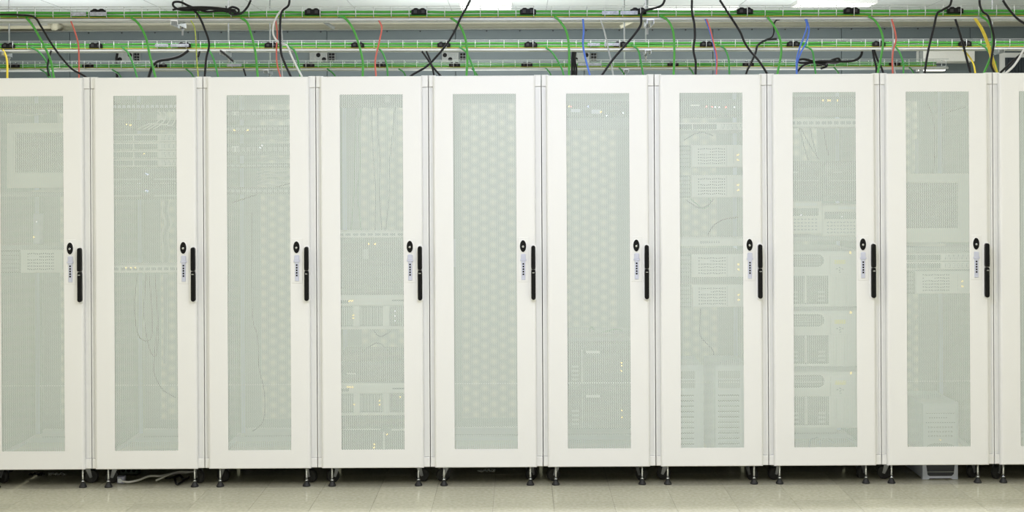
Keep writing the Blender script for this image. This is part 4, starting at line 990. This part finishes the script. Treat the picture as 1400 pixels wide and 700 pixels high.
# pipe with a flanged elbow under the ceiling at the left
pz = P(40, 35.5, 6.3)
t = thing('pipe', 'fat cream pipe with a flanged end under the ceiling, top left', 'pipe', (P(76, 35, 6.3).x, 6.3, pz.z))
obj('run', MB().lathe([(0.03, -1.6), (0.03, 0.0)], (0, 0, 0), 12, 'x'), SOFFIT, t)
obj('flange', MB().lathe([(0.047, -0.035), (0.047, 0.0), (0.04, 0.02), (0.02, 0.03)], (0, 0, 0), 14, 'x'), SOFFIT, t)
obj('elbow', MB().tube([(-0.01, 0, 0), (0.0, 0.04, 0), (0.0, 0.149, 0)], 0.03, 10), SOFFIT, t)
# strut pieces in front of the cream strip
for k, (a, b_) in enumerate((((441, 28), (457, 39)), ((848, 37), (866, 28)))):
    t = tag(obj('brace', MB().tube([P(a[0], a[1], 6.1), P(b_[0], b_[1], 6.1)], 0.02, 6), (MGREY, SOFFIT)[k]), ('grey slanted brace under the ceiling above the fourth cabinet', 'cream slanted brace under the ceiling above the sixth cabinet')[k], 'brace')
# cream duct block in the top left corner
p0, p1 = P(-60, 30, 5.3), P(18, -12, 5.3)
t = thing('air_duct', 'cream boxed duct in the top left corner under the ceiling', 'duct', (p0.x, 5.3, 0))
obj('duct', MB().rbox(0, p1.x - p0.x, 0, 0.9, P(18, 20, 5.3).z, ROOM[4] - 0.001, 0.01), WHITE, t)
obj('seam_strip', MB().box(0, p1.x - p0.x + 0.004, -0.004, 0.0, P(18, 9, 5.3).z, P(18, 8, 5.3).z), LGREY, t)
# ceiling lamps of the far aisle: slim housings with lit panels
for k, (a, b_, yy) in enumerate(((628, 700, 5.05), (880, 1010, 5.3), (1090, 1200, 5.0))):
    p0, p1 = P(a, 3, yy), P(b_, 3, yy)
    t = thing('ceiling_lamp', f'flat ceiling lamp beyond the front tray, {["leftmost", "middle", "rightmost"][k]} of three', 'ceiling lamp', (p0.x, yy, ROOM[4] - 0.03), 'ceiling lamps of the far aisle')
    w_ = p1.x - p0.x
    obj('frame', MB().box(0, 0.01, 0, 0.3, 0, 0.029).box(w_ - 0.01, w_, 0, 0.3, 0, 0.029).box(0.01, w_ - 0.01, 0, 0.01, 0, 0.029).box(0.01, w_ - 0.01, 0.29, 0.3, 0, 0.029), WHITE, t)
    obj('diffuser', MB().box(0.01, w_ - 0.01, 0.01, 0.29, 0.004, 0.008), LAMPM, t)

# ------------------------------------------------------------------ under the cabinets
cable('white cable lying in a bow under the second cabinet', [(166, 657.5, 0.12), (176, 659, 0.12), (190, 656, 0.14), (204, 651, 0.18), (220, 650.5, 0.2), (238, 647, 0.25), (262, 645.5, 0.3)], 0.0062, C_WHITE)
cable('second white cable crossing the bow under the second cabinet', [(213, 657, 0.15), (222, 653, 0.16), (232, 648.5, 0.2), (246, 645, 0.25), (268, 645, 0.28)], 0.0055, C_WHITE)
t = thing('cable_plug', 'lilac white plug at the end of the cable under the second cabinet', 'plug', (P(164.5, 652, 0.12).x, 0.12, 0.004))
obj('body', MB().rbox(-0.018, 0.018, 0, 0.04, 0, 0.036, 0.004), mat('plug_lilac', (0.55, 0.56, 0.72), 0.4, noise=0.02), t)
obj('boss', MB().lathe([(0.012, 0), (0.012, -0.01)], (0, 0, 0.018), 12, 'y'), SILVER, t)
t = thing('power_strip', 'dark grey power strip tilted behind the plug, under the second cabinet', 'power strip', (P(176, 648, 0.32).x, 0.32, 0.004))
ps = obj('body', MB().rbox(-0.05, 0.05, 0, 0.06, 0, 0.05, 0.006), DGREY, t)
for k in range(3): obj('socket', MB().oval(-0.03 + 0.03*k, 0.028, 0.011, 0.011, -0.003, 0.001, 12), BLACK, t)
cable('black cable tangled at the right under the second cabinet', [(226, 655, 0.25), (236, 653, 0.25), (246, 650, 0.22), (252, 656, 0.2), (258, 652, 0.25), (243, 662, 0.06), (239, 655, 0.12)], 0.006, C_BLACK)
def tangle(label, x0_, x1_, py, y, m, seed):
    rg = random.Random(seed); q = []
    for k in range(26):
        f = (k % 13)/12 if k < 13 else 1 - (k % 13)/12
        q.append((x0_ + (x1_ - x0_)*f + rg.uniform(-1, 1), py + rg.uniform(-1.9, 1.9), y + rg.uniform(-0.012, 0.012)))
    cable(label, q, 0.0026, m, n=5)
tangle('left of two small dark cable tangles under the leftmost cabinet', 40, 60, 648, 0.3, C_BLACK, 1)
tangle('right of two small dark cable tangles under the leftmost cabinet', 66, 89, 647.5, 0.3, C_GREY, 2)
tangle('small dark tangle hanging under the empty fifth cabinet', 654, 676, 643, 0.3, C_GREY, 3)
a0, a1 = P(1261.5, 655.5, 0.13), P(1310, 636, 0.13)
t = thing('desk_computer', 'blue grey computer with black front standing on the floor under the ninth cabinet', 'computer', ((a0.x + a1.x)/2, 0.13, 0))
w_ = a1.x - a0.x; h = 0.086
BLUEPC = mat('blue_grey_plastic', (0.64, 0.68, 0.80), 0.4, noise=0.03)
obj('case', MB().box(-w_/2, w_/2, 0.03, 0.45, 0.006, h), BLUEPC, t)
hw = w_/2
obj('front_frame', MB().slab([(-hw, 0.0), (-hw + 0.03, 0.0), (-hw + 0.035, 0.006), (hw - 0.035, 0.006), (hw - 0.03, 0.0), (hw, 0.0), (hw, h), (-hw, h)], 0.0, 0.032, 0.004), BLUEPC, t)
obj('front_insert', MB().slab([(-hw*0.72, 0.026), (-hw*0.62, 0.020), (hw*0.62, 0.020), (hw*0.74, 0.030), (hw*0.80, h - 0.004), (-hw*0.80, h - 0.004)], -0.004, 0.002, 0.002), mat('dark_blue_plastic', (0.03, 0.035, 0.05), 0.4, noise=0.05), t, label='black front insert')
obj('groove', MB().box(-hw*0.75, hw*0.75, -0.0055, -0.003, h*0.48, h*0.52), MGREY, t)
